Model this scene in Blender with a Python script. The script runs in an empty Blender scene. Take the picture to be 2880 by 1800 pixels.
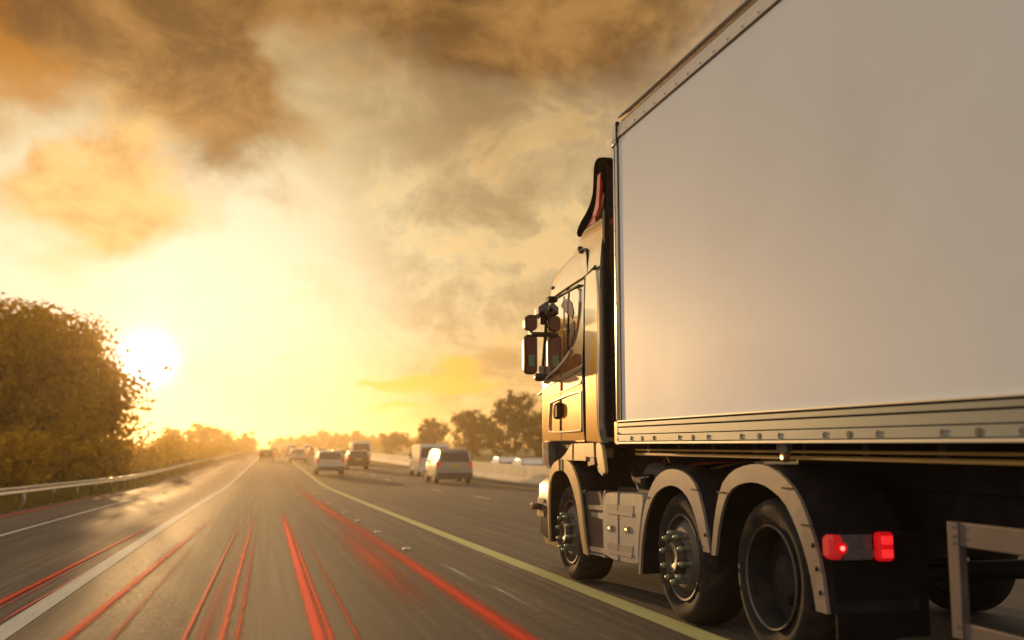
import bpy, math, random
import numpy as np
from mathutils import Vector, Matrix
random.seed(7); rng = np.random.default_rng(7)
R = math.radians
sc = bpy.context.scene
col = sc.collection

# ------------------------------------------------------------------ camera
cam_d = bpy.data.cameras.new('camera'); cam = bpy.data.objects.new('camera', cam_d); col.objects.link(cam)
CAM_H = 1.23
cam.location = (0, 0, CAM_H)
cam.rotation_euler = (R(90 + 7.024), 0, R(-13.893))
cam_d.sensor_width = 36; cam_d.lens = 35.71
cam_d.clip_start = 0.1; cam_d.clip_end = 6000
cam_d.dof.use_dof = True; cam_d.dof.focus_distance = 8.5; cam_d.dof.aperture_fstop = 1.4
sc.camera = cam

# ------------------------------------------------------------------ world: sunset sky with broken cloud
SUN_AZ, SUN_EL = -5.9, 4.5
sd = Vector((math.sin(R(SUN_AZ)) * math.cos(R(SUN_EL)), math.cos(R(SUN_AZ)) * math.cos(R(SUN_EL)), math.sin(R(SUN_EL))))
world = bpy.data.worlds.new('World'); sc.world = world; world.use_nodes = True
wt = world.node_tree; wt.nodes.clear()

class NG:
    """tiny helper to write node graphs as expressions"""
    def __init__(s, t): s.t = t
    def n(s, typ, **k):
        o = s.t.nodes.new(typ)
        for a, b in k.items(): setattr(o, a, b)
        return o
    def put(s, sock, v):
        if isinstance(v, bpy.types.NodeSocket): s.t.links.new(v, sock)
        else: sock.default_value = v
    def m(s, op, a, b=0.0, c=0.0, clamp=False):
        o = s.n('ShaderNodeMath', operation=op, use_clamp=clamp)
        s.put(o.inputs[0], a); s.put(o.inputs[1], b); s.put(o.inputs[2], c)
        return o.outputs[0]
    def v(s, op, a, b=(0, 0, 0)):
        o = s.n('ShaderNodeVectorMath', operation=op)
        s.put(o.inputs[0], a); s.put(o.inputs[1], b)
        return o.outputs['Value'] if op in ('DOT_PRODUCT', 'LENGTH') else o.outputs[0]
    def mix(s, f, a, b, mode='MIX'):
        o = s.n('ShaderNodeMix', data_type='RGBA', blend_type=mode)
        s.put(o.inputs[0], f); s.put(o.inputs[6], a if not isinstance(a, tuple) else (*a[:3], 1)); s.put(o.inputs[7], b if not isinstance(b, tuple) else (*b[:3], 1))
        return o.outputs[2]
    def noise(s, vec, scale, detail=4, rough=.55, dist=0.0, col=False, typ=None):
        o = s.n('ShaderNodeTexNoise')
        s.put(o.inputs['Vector'], vec); o.inputs['Scale'].default_value = scale
        o.inputs['Detail'].default_value = detail; o.inputs['Roughness'].default_value = rough
        o.inputs['Distortion'].default_value = dist
        return o.outputs['Color' if col else 'Fac']
    def ramp(s, f, stops, interp='LINEAR'):
        o = s.n('ShaderNodeValToRGB'); e = o.color_ramp.elements; o.color_ramp.interpolation = interp
        while len(e) < len(stops): e.new(.5)
        for q, (p, c) in zip(e, stops):
            q.position = p; q.color = (*c[:3], 1) if isinstance(c, tuple) else (c, c, c, 1)
        s.put(o.inputs[0], f)
        return o.outputs[0]
    def sstep(s, x, a, b):
        o = s.n('ShaderNodeMapRange', interpolation_type='SMOOTHSTEP')
        s.put(o.inputs[0], x); o.inputs[1].default_value = a; o.inputs[2].default_value = b
        return o.outputs[0]
    def xyz(s, v):
        o = s.n('ShaderNodeSeparateXYZ'); s.put(o.inputs[0], v); return o.outputs
    def comb(s, x, y, z):
        o = s.n('ShaderNodeCombineXYZ'); s.put(o.inputs[0], x); s.put(o.inputs[1], y); s.put(o.inputs[2], z); return o.outputs[0]

g = NG(wt)
dirv = g.v('NORMALIZE', g.n('ShaderNodeTexCoord').outputs['Generated'])
dx, dy, dz = g.xyz(dirv)
DEG = 57.29578
az = g.m('MULTIPLY', g.m('ARCTAN2', dx, dy), DEG)
el = g.m('MULTIPLY', g.m('ARCSINE', dz), DEG)
# cloud plane coordinates and a warp so that cloud masses get ragged outlines
zz = g.m('ADD', g.m('MAXIMUM', dz, 0.0), 0.16)
plane = g.comb(g.m('DIVIDE', dx, zz), g.m('DIVIDE', dy, zz), 0.0)
w1 = g.noise(g.v('MULTIPLY', dirv, (1, 1, 1.5)), 7.0, 5, .55, .2, col=True)
wx, wy, wz = g.xyz(w1)
azw = g.m('ADD', az, g.m('MULTIPLY', g.m('SUBTRACT', wx, .5), 13.0))
elw = g.m('ADD', el, g.m('MULTIPLY', g.m('SUBTRACT', wy, .5), 9.0))
def blob(a, e, sx, sy, amt=1.0, A=None, E=None):
    u = g.m('DIVIDE', g.m('SUBTRACT', A or azw, a), sx); v = g.m('DIVIDE', g.m('SUBTRACT', E or elw, e), sy)
    r2 = g.m('ADD', g.m('MULTIPLY', u, u), g.m('MULTIPLY', v, v))
    return g.m('MULTIPLY', g.m('EXPONENT', g.m('MULTIPLY', r2, -1.0)), amt)
def total(lst):
    r = lst[0]
    for q in lst[1:]: r = g.m('ADD', r, q)
    return r
cosang = g.v('DOT_PRODUCT', dirv, tuple(sd))
ang = g.m('MULTIPLY', g.m('ARCCOSINE', cosang), DEG)
angn = g.m('DIVIDE', ang, 180.0)
base = g.ramp(angn, [(0, (.89, .88, .76)), (.05, (.89, .85, .62)), (.085, (.87, .74, .43)), (.12, (.76, .57, .29)),
                     (.17, (.60, .45, .25)), (.30, (.74, .66, .54)), (.5, (.80, .75, .68)), (1.0, (.66, .65, .64))])
# low band is deeper yellow
lowf = g.m('SUBTRACT', 1.0, g.sstep(el, 0.5, 9.0))
base = g.mix(g.m('MULTIPLY', lowf, .6), base, g.ramp(angn, [(0, (.90, .85, .55)), (.05, (.90, .80, .40)), (.085, (.92, .66, .20)), (.125, (.88, .54, .18)), (.25, (.66, .44, .22)), (.5, (.56, .44, .31)), (1, (.48, .42, .35))]))
# soft mottling of the veil, finer towards the right
fb = g.noise(g.v('MULTIPLY', plane, (1.0, .8, 1)), 1.9, 9, .6, .35)
fb2 = g.noise(g.v('MULTIPLY', dirv, (1, 1, 1.3)), 10.0, 11, .68, .35)
sidef = g.sstep(az, -2.0, 11.0)
farf = g.sstep(ang, 8.0, 17.0)
mott = g.sstep(g.m('ADD', g.m('MULTIPLY', fb, .35), g.m('MULTIPLY', fb2, .65)), .40, .60)
tex = g.m('MULTIPLY', g.m('ADD', .28, g.m('MULTIPLY', sidef, .66)), farf)
veil_dark = g.mix(1.0, base, (.50, .45, .43), 'MULTIPLY')
skyc = g.mix(g.m('MULTIPLY', tex, g.m('SUBTRACT', 1.0, mott)), base, veil_dark)
# golden lit edges of the broken cloud on the right
gold = g.m('MULTIPLY', g.sstep(fb2, .51, .58), g.m('MULTIPLY', g.m('MULTIPLY', sidef, g.sstep(fb, .38, .58)), .75))
skyc = g.mix(gold, skyc, (.86, .60, .27))
# upper half darkens and turns brown
upf = g.m('MULTIPLY', g.m('MULTIPLY', g.sstep(elw, 15.0, 26.0), .72), g.m('SUBTRACT', 1.0, g.m('MULTIPLY', g.sstep(ang, 28.0, 60.0), .75)))
skyc = g.mix(upf, skyc, g.mix(fb, (.12, .065, .038), (.50, .33, .17)))
# big brown mass, high left
M = total([blob(-9, 24, 13, 6.8, 1.5), blob(-2.5, 19.5, 5.0, 4.2, .85), blob(-1.0, 16.0, 2.6, 2.6, .35), blob(7, 25, 5, 2.5, .7), blob(12.5, 16.5, 4.5, 3.5, .30), blob(18, 26.5, 8, 5, 2.8)])
M = g.m('SUBTRACT', M, blob(1.6, 21.6, 1.9, 2.6, .65))
M = g.sstep(g.m('ADD', M, g.m('MULTIPLY', g.m('SUBTRACT', fb2, .5), 1.0)), .0, 1.0)
skyc = g.mix(g.m('MULTIPLY', M, .92), skyc, g.mix(g.sstep(fb2, .35, .65), (.12, .045, .007), (.38, .18, .042)))
# burnt orange far top left
TL = g.sstep(total([blob(-16.5, 27, 9, 7.0, 4.0)]), .5, 3.0)
skyc = g.mix(g.m('MULTIPLY', TL, .9), skyc, (.09, .02, .003))
TLo = g.sstep(blob(-15.5, 19.0, 4.5, 3.5, 1.3), .2, 1.0)
skyc = g.mix(g.m('MULTIPLY', TLo, .75), skyc, (.52, .19, .02))
# orange cloud, left middle
O = total([blob(-9.5, 13.2, 3.4, 4.2, 1.0), blob(-6.0, 11.6, 3.2, 1.7, .7), blob(-13, 12.6, 3.5, 2.2, .7)])
O = g.m('SUBTRACT', O, blob(-12.9, 15.8, 1.5, 2.4, .8))
O = g.sstep(g.m('ADD', O, g.m('MULTIPLY', g.m('SUBTRACT', fb2, .5), .9)), .0, 1.0)
skyc = g.mix(g.m('MULTIPLY', O, .85), skyc, g.mix(g.sstep(fb2, .38, .64), (.62, .27, .05), (.93, .58, .20)))
# small low clouds over the road, right of centre
az2 = g.m('ADD', az, g.m('MULTIPLY', g.m('SUBTRACT', wx, .5), 3.0)); el2 = g.m('ADD', el, g.m('MULTIPLY', g.m('SUBTRACT', g.noise(g.v('MULTIPLY', dirv, (1, 1, 3)), 22.0, 5), .5), 1.8))
L = total([blob(10.4, 3.4, 3.4, .55, 1.1, az2, el2), blob(11, 4.5, 1.7, .6, .8, az2, el2), blob(8.2, 2.1, 2.2, .33, .8, az2, el2), blob(6.5, 3.3, 1.4, .2, .7, az2, el2),
           blob(1.3, 4.9, .5, .22, .5, az2, el2), blob(1.8, 3.6, .6, .14, .4, az2, el2), blob(13.5, 5.6, 1.6, .8, .35, az2, el2)])
L = g.sstep(L, .18, .8)
skyc = g.mix(g.m('MULTIPLY', L, .9), skyc, (.97, .52, .07))
# the sun seen through haze
glow = total([g.m('MULTIPLY', g.m('EXPONENT', g.m('MULTIPLY', g.m('POWER', g.m('DIVIDE', ang, .95), 2.0), -1.0)), 5.0),
              g.m('MULTIPLY', g.m('EXPONENT', g.m('DIVIDE', ang, -2.6)), .15)])
skyc = g.mix(1.0, skyc, g.v('MULTIPLY', g.comb(glow, glow, glow), (1.0, .97, .90)), 'ADD')
# below the horizon
skyc = g.mix(g.sstep(el, -1.0, -4.0), skyc, (.16, .10, .05))
nish = g.n('ShaderNodeTexSky', sky_type='NISHITA')
nish.sun_disc = False; nish.sun_elevation = R(SUN_EL); nish.sun_rotation = R(SUN_AZ)
nish.air_density = 1.5; nish.dust_density = 4.0
scaled = g.v('MULTIPLY', skyc, (10.0, 10.0, 10.0))
tot = g.mix(.04, scaled, nish.outputs[0])
bg = g.n('ShaderNodeBackground'); g.put(bg.inputs[0], tot); bg.inputs[1].default_value = 0.1
wo = g.n('ShaderNodeOutputWorld'); wt.links.new(bg.outputs[0], wo.inputs[0])

# ------------------------------------------------------------------ sun, exposure
sun_d = bpy.data.lights.new('sun', 'SUN'); sun_o = bpy.data.objects.new('sun', sun_d); col.objects.link(sun_o)
sun_d.energy = 3.2; sun_d.angle = R(0.6); sun_d.color = (1.0, .58, .23)
sun_o.rotation_euler = (-sd).to_track_quat('-Z', 'Y').to_euler()
sc.view_settings.view_transform = 'Standard'; sc.view_settings.look = 'None'
sc.view_settings.exposure = 0.0; sc.view_settings.gamma = 1.0; sc.view_settings.use_curve_mapping = False
sc.render.engine = 'CYCLES'
sc.cycles.use_denoising = True
sc.cycles.max_bounces = 8; sc.cycles.volume_bounces = 1; sc.cycles.transparent_max_bounces = 16
sc.cycles.sample_clamp_indirect = 6.0

# ------------------------------------------------------------------ materials
MATS = {}
def mat(name, base, rough=.5, metal=0.0, var=0.0, vscale=4.0, bump=0.0, bscale=40.0, stretch=(1, 1, 1), dirt=None, dscale=2.0, damt=.5, coat=0.0, emit=None, estr=1.0, trans=0.0, spec=.5, rvar=0.0):
    if name in MATS: return MATS[name]
    m = bpy.data.materials.new(name); m.use_nodes = True; t = m.node_tree; h = NG(t)
    b = t.nodes['Principled BSDF']
    b.inputs['Roughness'].default_value = rough; b.inputs['Metallic'].default_value = metal
    b.inputs['Specular IOR Level'].default_value = spec
    b.inputs['Coat Weight'].default_value = coat; b.inputs['Coat Roughness'].default_value = .04
    co = h.n('ShaderNodeTexCoord').outputs['Object']
    co = h.v('MULTIPLY', co, stretch)
    c = base
    nz = h.noise(co, vscale, 5, .6)
    if var: c = h.mix(h.sstep(nz, .3, .7), tuple(x * (1 - var) for x in base), tuple(min(1, x * (1 + var)) for x in base))
    if dirt:
        d = h.sstep(h.noise(co, dscale, 7, .65, .4), .48, .72)
        c = h.mix(h.m('MULTIPLY', d, damt), c, dirt)
    h.put(b.inputs['Base Color'], c if not isinstance(c, tuple) else (*c, 1))
    if rvar: h.put(b.inputs['Roughness'], h.m('ADD', rough - rvar / 2, h.m('MULTIPLY', nz, rvar)))
    if bump:
        bn = h.n('ShaderNodeBump'); bn.inputs['Strength'].default_value = bump; bn.inputs['Distance'].default_value = .01
        h.put(bn.inputs['Height'], h.noise(co, bscale, 4, .6)); h.put(b.inputs['Normal'], bn.outputs[0])
    if emit: b.inputs['Emission Color'].default_value = (*emit, 1); b.inputs['Emission Strength'].default_value = estr
    MATS[name] = m
    return m

def asphalt():
    m = bpy.data.materials.new('asphalt'); m.use_nodes = True; t = m.node_tree; h = NG(t); b = t.nodes['Principled BSDF']
    co = h.n('ShaderNodeTexCoord').outputs['Object']
    streak = h.noise(h.v('MULTIPLY', co, (5.0, .06, 1)), 2.2, 6, .65)
    fine = h.noise(h.v('MULTIPLY', co, (1, .22, 1)), 38, 4, .7)
    agg = h.noise(co, 160, 2, .6)
    patch = h.noise(h.v('MULTIPLY', co, (1, .25, 1)), .5, 5, .6)
    x = h.xyz(co)[0]
    tr = h.m('COSINE', h.m('MULTIPLY', h.m('SUBTRACT', x, .55), 3.45))       # polished wheel tracks
    c = h.ramp(h.m('ADD', h.m('MULTIPLY', streak, .55), h.m('MULTIPLY', fine, .45)), [(.38, (.018, .013, .010)), (.5, (.060, .044, .032)), (.62, (.19, .14, .095))])
    c = h.mix(h.m('MULTIPLY', patch, .5), c, (.075, .057, .042))
    c = h.mix(h.m('MULTIPLY', h.sstep(agg, .55, .8), .35), c, (.16, .145, .125))
    xw = h.m('ADD', x, h.m('MULTIPLY', h.m('SUBTRACT', h.noise(h.v('MULTIPLY', co, (1, .15, 1)), 1.2, 4), .5), .35))
    for xc, wd, am in ((.65, .75, .55), (-2.9, .6, .35), (4.8, .6, .35), (8.9, .6, .3)):
        u_ = h.m('DIVIDE', h.m('SUBTRACT', xw, xc), wd)
        c = h.mix(h.m('MULTIPLY', h.m('EXPONENT', h.m('MULTIPLY', h.m('MULTIPLY', u_, u_), -1.0)), am), c, (.026, .021, .018))
    sx_ = h.m('ADD', x, h.m('MULTIPLY', h.m('SUBTRACT', h.noise(h.v('MULTIPLY', co, (1, 1, 1)), 3.0, 3), .5), .03))
    for xc in (-1.82, 2.66, 6.72):
        c = h.mix(h.m('MULTIPLY', h.sstep(h.m('ABSOLUTE', h.m('SUBTRACT', sx_, xc)), .016, .006), .8), c, (.015, .013, .012))
    h.put(b.inputs['Base Color'], c)
    h.put(b.inputs['Roughness'], h.m('ADD', .62, h.m('SUBTRACT', h.m('MULTIPLY', fine, .30), h.m('MULTIPLY', tr, .06)))); b.inputs['Specular IOR Level'].default_value = .45
    bn = h.n('ShaderNodeBump'); bn.inputs['Strength'].default_value = .35; bn.inputs['Distance'].default_value = .006
    h.put(bn.inputs['Height'], h.m('ADD', agg, h.m('MULTIPLY', fine, .6))); h.put(b.inputs['Normal'], bn.outputs[0])
    return m
M_ASPH = asphalt()

def paint(name, base, wear=.35, rough=.5, edge=None):
    """road paint, and painted light trails, worn through to the asphalt along the direction of travel"""
    m = bpy.data.materials.new(name); m.use_nodes = True; t = m.node_tree; h = NG(t); b = t.nodes['Principled BSDF']
    co = h.n('ShaderNodeTexCoord').outputs['Object']
    w = h.noise(h.v('MULTIPLY', co, (9, .25, 1)), 3.0, 6, .7)
    a = h.noise(co, 60, 3, .7)
    f = h.sstep(h.m('ADD', h.m('MULTIPLY', w, .7), h.m('MULTIPLY', a, .3)), .5 - wear * .35, .5 + (1 - wear) * .3)
    c = h.mix(h.m('MULTIPLY', f, wear), base, tuple(x * .35 + .03 for x in base))
    h.put(b.inputs['Base Color'], c); b.inputs['Roughness'].default_value = rough + .3; b.inputs['Specular IOR Level'].default_value = .15
    if edge:   # ragged see-through edges, uv x runs across the strip, uv y along it
        uv = h.n('ShaderNodeUVMap').outputs[0]; u, vv, _ = h.xyz(uv)
        d = h.m('SUBTRACT', 1.0, h.m('ABSOLUTE', h.m('SUBTRACT', h.m('MULTIPLY', u, 2.0), 1.0)))
        n = h.noise(h.v('MULTIPLY', co, (14, .5, 1)), 4.0, 6, .75)
        al = h.m('MULTIPLY', h.sstep(h.m('ADD', h.m('MULTIPLY', d, edge), h.m('MULTIPLY', h.m('SUBTRACT', n, .5), .9)), .0, .9), vv)
        h.put(b.inputs['Alpha'], al)
    return m

M_WHITE_LINE = paint('white_road_paint', (.60, .56, .46), .4)
M_YELLOW_LINE = paint('pale_yellow_road_paint', (.52, .50, .20), .3)
M_EDGE_LINE = paint('yellow_edge_paint', (.60, .42, .05), .3)
M_RED_BRIGHT = paint('bright_red_trail', (.98, .012, .003), .3, .45, 1.2)  # reds and pink below paint tail-light trails onto the road
M_RED = paint('red_trail', (.92, .045, .008), .3, .5, .75)
M_RED_FAINT = paint('faint_red_trail', (.75, .07, .02), .4, .55, .58)
M_PINK = paint('pink_trail', (.85, .10, .10), .3, .5, .8)
M_SCUFF = paint('pale_scuff_paint', (.62, .58, .50), .6, .5, .7)

GRP = mat('white_trailer_panel', (.77, .80, .84), .50, 0, .03, .7, .03, 3.0, (1, 1, 1), (.55, .50, .43), .9, .16, rvar=.08, spec=.2, coat=.35)
ALU = mat('anodised_aluminium', (.24, .27, .25), .45, .3, .10, 3, .05, 30, (1, .15, 1), (.30, .26, .19), 4, .35)
ALU_B = mat('bright_aluminium', (.66, .65, .60), .35, .6, .05, 6)
BLACK = mat('black_rubber', (.010, .009, .010), .7, 0, .3, 6, spec=.1)
SEAL = mat('black_seal', (.008, .007, .007), .6, spec=.12)
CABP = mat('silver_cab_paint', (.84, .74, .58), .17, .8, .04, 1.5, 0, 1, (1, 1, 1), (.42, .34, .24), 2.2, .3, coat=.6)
CABG = mat('lower_cab_paint', (.60, .42, .20), .34, .35, .10, 3, .03, 8, (1, 1, 1), (.30, .22, .13), 2.5, .45)  # silver paint tinted with the reflected sunset gold
SKIRT = mat('grey_skirt_plastic', (.34, .31, .27), .42, .1, .14, 4, .05, 25, (1, 1, 1), (.20, .15, .10), 3, .6)
GUARD = mat('mudguard_plastic', (.24, .19, .155), .40, .1, .2, 5, .05, 25, (1, 1, 1), (.38, .27, .15), 3, .7)
DARK = mat('dark_chassis_paint', (.014, .012, .016), .6, 0, .4, 5, .1, 30, (1, 1, 1), (.045, .032, .025), 4, .5, spec=.2)
DRED = mat('dark_red_paint', (.16, .012, .008), .35, 0, .3, 3)
RED = mat('red_paint_glossy', (.62, .03, .012), .3, 0, .15, 6, coat=.4)
TYRE = mat('tyre_rubber', (.022, .019, .018), .8, 0, .3, 10, .15, 60, (1, 1, 1), (.12, .075, .04), 5, .7, spec=.2)
RIM = mat('steel_rim', (.11, .09, .08), .55, .25, .2, 7, .05, 30, (1, 1, 1), (.20, .13, .08), 5, .7)
RIMD = mat('dark_rim', (.020, .017, .016), .7, 0, .3, 7, 0, 1, (1, 1, 1), (.06, .04, .03), 5, .5, spec=.2)
NUT = mat('nut_cap', (.28, .30, .20), .4, .3, .1, 20)
GLASS = mat('dark_mirror_glass', (.90, .84, .72), .03, 1.0, .05, 2, coat=.5)
MGLASS = mat('mirror_glass_red', (.10, .022, .012), .1, .5)  # dark reflection of the lorry put into the glass colour
MHOUSE = mat('mirror_housing', (.035, .010, .006), .4, 0, spec=.25)
CARGLASS = mat('car_glass', (.06, .035, .03), .06, .3, coat=.6)
AMBER = mat('lit_amber_lens', (.9, .4, .05), .3, emit=(1, .42, .06), estr=2.0)
AMBER_HOT = mat('lit_amber_bulb', (1, .7, .2), .3, emit=(1, .72, .25), estr=5.0)
REDLAMP = mat('lit_red_lens', (.7, .01, .01), .25, emit=(1, .004, .012), estr=.35)
REDHOT = mat('lit_red_bulb', (1, .1, .1), .25, emit=(1, .12, .10), estr=4.0)
BRKT = mat('grey_bracket', (.20, .18, .18), .5, .3, .2, 12)
CONC = mat('barrier_concrete', (.72, .58, .38), .75, 0, .12, 1.2, .2, 14, (1, 1, 1), (.26, .20, .14), 1.5, .5)
GRASSG = mat('verge_soil', (.085, .075, .03), .9, 0, .4, .6, .6, 5)
STEEL = mat('galvanised_steel', (.55, .54, .50), .38, .8, .15, 4)

# ------------------------------------------------------------------ mesh helpers
class MB:
    def __init__(s): s.v = []; s.f = []; s.uv = None
    def add(s, vs, fs):
        k = len(s.v); s.v += [tuple(map(float, p)) for p in vs]; s.f += [tuple(i + k for i in f) for f in fs]; return s
    def box(s, x0, x1, y0, y1, z0, z1, b=0.0):
        x0, x1 = sorted((x0, x1)); y0, y1 = sorted((y0, y1)); z0, z1 = sorted((z0, z1))
        if b <= 0:
            return s.add([(x0, y0, z0), (x1, y0, z0), (x1, y1, z0), (x0, y1, z0), (x0, y0, z1), (x1, y0, z1), (x1, y1, z1), (x0, y1, z1)],
                         [(0, 3, 2, 1), (4, 5, 6, 7), (0, 1, 5, 4), (1, 2, 6, 5), (2, 3, 7, 6), (3, 0, 4, 7)])
        b = min(b, (x1 - x0) / 2.01, (y1 - y0) / 2.01, (z1 - z0) / 2.01)
        def ring(z, i): return [(x0 + i, y0 + b, z), (x0 + b, y0 + i, z), (x1 - b, y0 + i, z), (x1 - i, y0 + b, z), (x1 - i, y1 - b, z), (x1 - b, y1 - i, z), (x0 + b, y1 - i, z), (x0 + i, y1 - b, z)]
        vs = ring(z0, b) + ring(z0 + b, 0) + ring(z1 - b, 0) + ring(z1, b)
        fs = [tuple(range(7, -1, -1)), tuple(range(24, 32))]
        for r in range(3):
            for i in range(8): fs.append((r * 8 + i, r * 8 + (i + 1) % 8, r * 8 + 8 + (i + 1) % 8, r * 8 + 8 + i))
        return s.add(vs, fs)
    def prism(s, poly, x0, x1, inset=0.0):
        """polygon in (y,z) pulled out along x from x0 (near side) to x1; inset chamfers the near edge"""
        n = len(poly); cy = sum(p[0] for p in poly) / n; cz = sum(p[1] for p in poly) / n
        k = []
        if inset:
            for (y, z) in poly:
                d = math.hypot(y - cy, z - cz) or 1
                k.append((y - (y - cy) / d * inset, z - (z - cz) / d * inset))
            vs = [(x0, y, z) for y, z in k] + [(x0 + inset, y, z) for y, z in poly] + [(x1, y, z) for y, z in poly]
            fs = [tuple(range(n)), tuple(range(3 * n - 1, 2 * n - 1, -1))]
            for r in range(2):
                for i in range(n): fs.append((r * n + i, r * n + n + i, r * n + n + (i + 1) % n, r * n + (i + 1) % n))
            return s.add(vs, fs)
        vs = [(x0, y, z) for y, z in poly] + [(x1, y, z) for y, z in poly]
        fs = [tuple(range(n)), tuple(range(2 * n - 1, n - 1, -1))]
        for i in range(n): fs.append((i, n + i, n + (i + 1) % n, (i + 1) % n))
        return s.add(vs, fs)
    def band(s, outer, inner, x0, x1):
        """strip between two open (y,z) polylines, thick from x0 to x1"""
        outer = resample(outer, 22); inner = resample(inner, 22); n = 22
        vs = [(x0, *p) for p in outer] + [(x0, *p) for p in inner] + [(x1, *p) for p in outer] + [(x1, *p) for p in inner]
        fs = []
        for i in range(n - 1):
            fs += [(i, i + 1, n + i + 1, n + i), (2 * n + i + 1, 2 * n + i, 3 * n + i, 3 * n + i + 1), (i + 1, i, 2 * n + i, 2 * n + i + 1), (n + i, n + i + 1, 3 * n + i + 1, 3 * n + i)]
        fs += [(0, n, 3 * n, 2 * n), (n - 1, 3 * n - 1, 4 * n - 1, 2 * n - 1)]
        return s.add(vs, fs)
    def ribbon(s, pts, w, x0, x1):
        """seam following a (y,z) polyline"""
        P = [Vector(p) for p in pts]; o = []; i_ = []
        for k, p in enumerate(P):
            t = (P[min(k + 1, len(P) - 1)] - P[max(k - 1, 0)]).normalized(); nrm = Vector((-t.y, t.x)) * w / 2
            o.append(tuple(p + nrm)); i_.append(tuple(p - nrm))
        n = len(P); vs = [(x0, *p) for p in o] + [(x0, *p) for p in i_] + [(x1, *p) for p in o] + [(x1, *p) for p in i_]; fs = []
        for i in range(n - 1):
            fs += [(i, i + 1, n + i + 1, n + i), (i + 1, i, 2 * n + i, 2 * n + i + 1), (n + i, n + i + 1, 3 * n + i + 1, 3 * n + i)]
        return s.add(vs, fs)
    def tube(s, pts, r, n=8, r1=None):
        P = [Vector(p) for p in pts]; m = len(P); vs = []; fs = []
        for k, p in enumerate(P):
            t = (P[min(k + 1, m - 1)] - P[max(k - 1, 0)]).normalized()
            a = t.orthogonal().normalized(); b = t.cross(a)
            rr = r if r1 is None else r + (r1 - r) * k / (m - 1)
            vs += [tuple(p + (a * math.cos(2 * math.pi * i / n) + b * math.sin(2 * math.pi * i / n)) * rr) for i in range(n)]
        for k in range(m - 1):
            for i in range(n): fs.append((k * n + i, k * n + (i + 1) % n, (k + 1) * n + (i + 1) % n, (k + 1) * n + i))
        fs += [tuple(range(n - 1, -1, -1)), tuple(range((m - 1) * n, m * n))]
        return s.add(vs, fs)
    def lathe(s, prof, c, n=48):
        """profile [(radius, x)] turned about an x-axis through c=(x,y,z)"""
        vs = []; fs = []; m = len(prof)
        for (r, x) in prof:
            vs += [(c[0] + x, c[1] + r * math.cos(2 * math.pi * i / n), c[2] + r * math.sin(2 * math.pi * i / n)) for i in range(n)]
        for k in range(m - 1):
            for i in range(n): fs.append((k * n + i, k * n + (i + 1) % n, (k + 1) * n + (i + 1) % n, (k + 1) * n + i))
        return s.add(vs, fs)
    def loft(s, rings, cap=True):
        n = len(rings[0]); k0 = len(s.v); vs = [p for r in rings for p in r]; fs = []
        for k in range(len(rings) - 1):
            for i in range(n): fs.append((k * n + i, k * n + (i + 1) % n, (k + 1) * n + (i + 1) % n, (k + 1) * n + i))
        if cap: fs += [tuple(range(n - 1, -1, -1)), tuple(range((len(rings) - 1) * n, len(rings) * n))]
        return s.add(vs, fs)

def resample(pts, n):
    P = [Vector(p) for p in pts]; L = [0]
    for a, b in zip(P, P[1:]): L.append(L[-1] + (b - a).length)
    out = []
    for i in range(n):
        d = L[-1] * i / (n - 1); k = 0
        while k < len(L) - 2 and L[k + 1] < d: k += 1
        f = (d - L[k]) / max(1e-9, L[k + 1] - L[k]); out.append(tuple(P[k].lerp(P[k + 1], f)))
    return out

def smooth(pts, it=2):
    for _ in range(it):
        o = [pts[0]]
        for a, b in zip(pts, pts[1:]):
            o += [tuple(.75 * x + .25 * y for x, y in zip(a, b)), tuple(.25 * x + .75 * y for x, y in zip(a, b))]
        pts = o + [pts[-1]]
    return pts

def tag(o, label=None, cat=None, group=None, kind=None):
    if label: o['label'] = label
    if cat: o['category'] = cat
    if group: o['group'] = group
    if kind: o['kind'] = kind
    return o
def root_of(o):
    while o.parent: o = o.parent
    return o
def obj(name, mb, m, parent=None, angle=40, loc=None, uv=None, **props):
    """link ONE mesh object; vertices are given in the thing's own frame unless it is top-level"""
    me = bpy.data.meshes.new(name)
    vs = mb.v
    if parent is not None:
        off = parent.get('_o', (0, 0, 0))
        vs = [(a - off[0], b - off[1], c - off[2]) for a, b, c in vs]
    me.from_pydata(vs, [], mb.f)
    me.materials.append(m)
    import bmesh
    bm = bmesh.new(); bm.from_mesh(me)
    bmesh.ops.recalc_face_normals(bm, faces=bm.faces); bm.to_mesh(me); bm.free()
    if angle: me.shade_smooth(); me.set_sharp_from_angle(angle=R(angle))
    if uv is not None:
        ul = me.uv_layers.new(name='UVMap')
        for lp in me.loops: ul.data[lp.index].uv = uv[lp.vertex_index]
    o = bpy.data.objects.new(name, me); col.objects.link(o)
    if parent is not None:
        o.parent = parent; o['_o'] = parent.get('_o', (0, 0, 0))
    tag(o, **props)
    return o
def empty(name, loc, rz=0, **props):
    o = bpy.data.objects.new(name, None); col.objects.link(o); o.location = loc; o.rotation_euler = (0, 0, rz); o['_o'] = loc
    o.empty_display_size = .2
    return tag(o, **props)
def kids(o): return [c for c in bpy.data.objects if c.parent is o]
def copy_tree(o, loc, rz=None):
    c = o.copy(); col.objects.link(c); c.location = loc
    if rz is not None: c.rotation_euler = (0, 0, rz)
    for k in kids(o):
        kc = k.copy(); col.objects.link(kc); kc.parent = c
        for q in kids(k):
            qc = q.copy(); col.objects.link(qc); qc.parent = kc
    return c
def bevel(o, w=.004, seg=2):
    m = o.modifiers.new('bevel', 'BEVEL'); m.width = w; m.segments = seg; m.limit_method = 'ANGLE'; m.angle_limit = R(35); m.harden_normals = False
    return o

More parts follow.
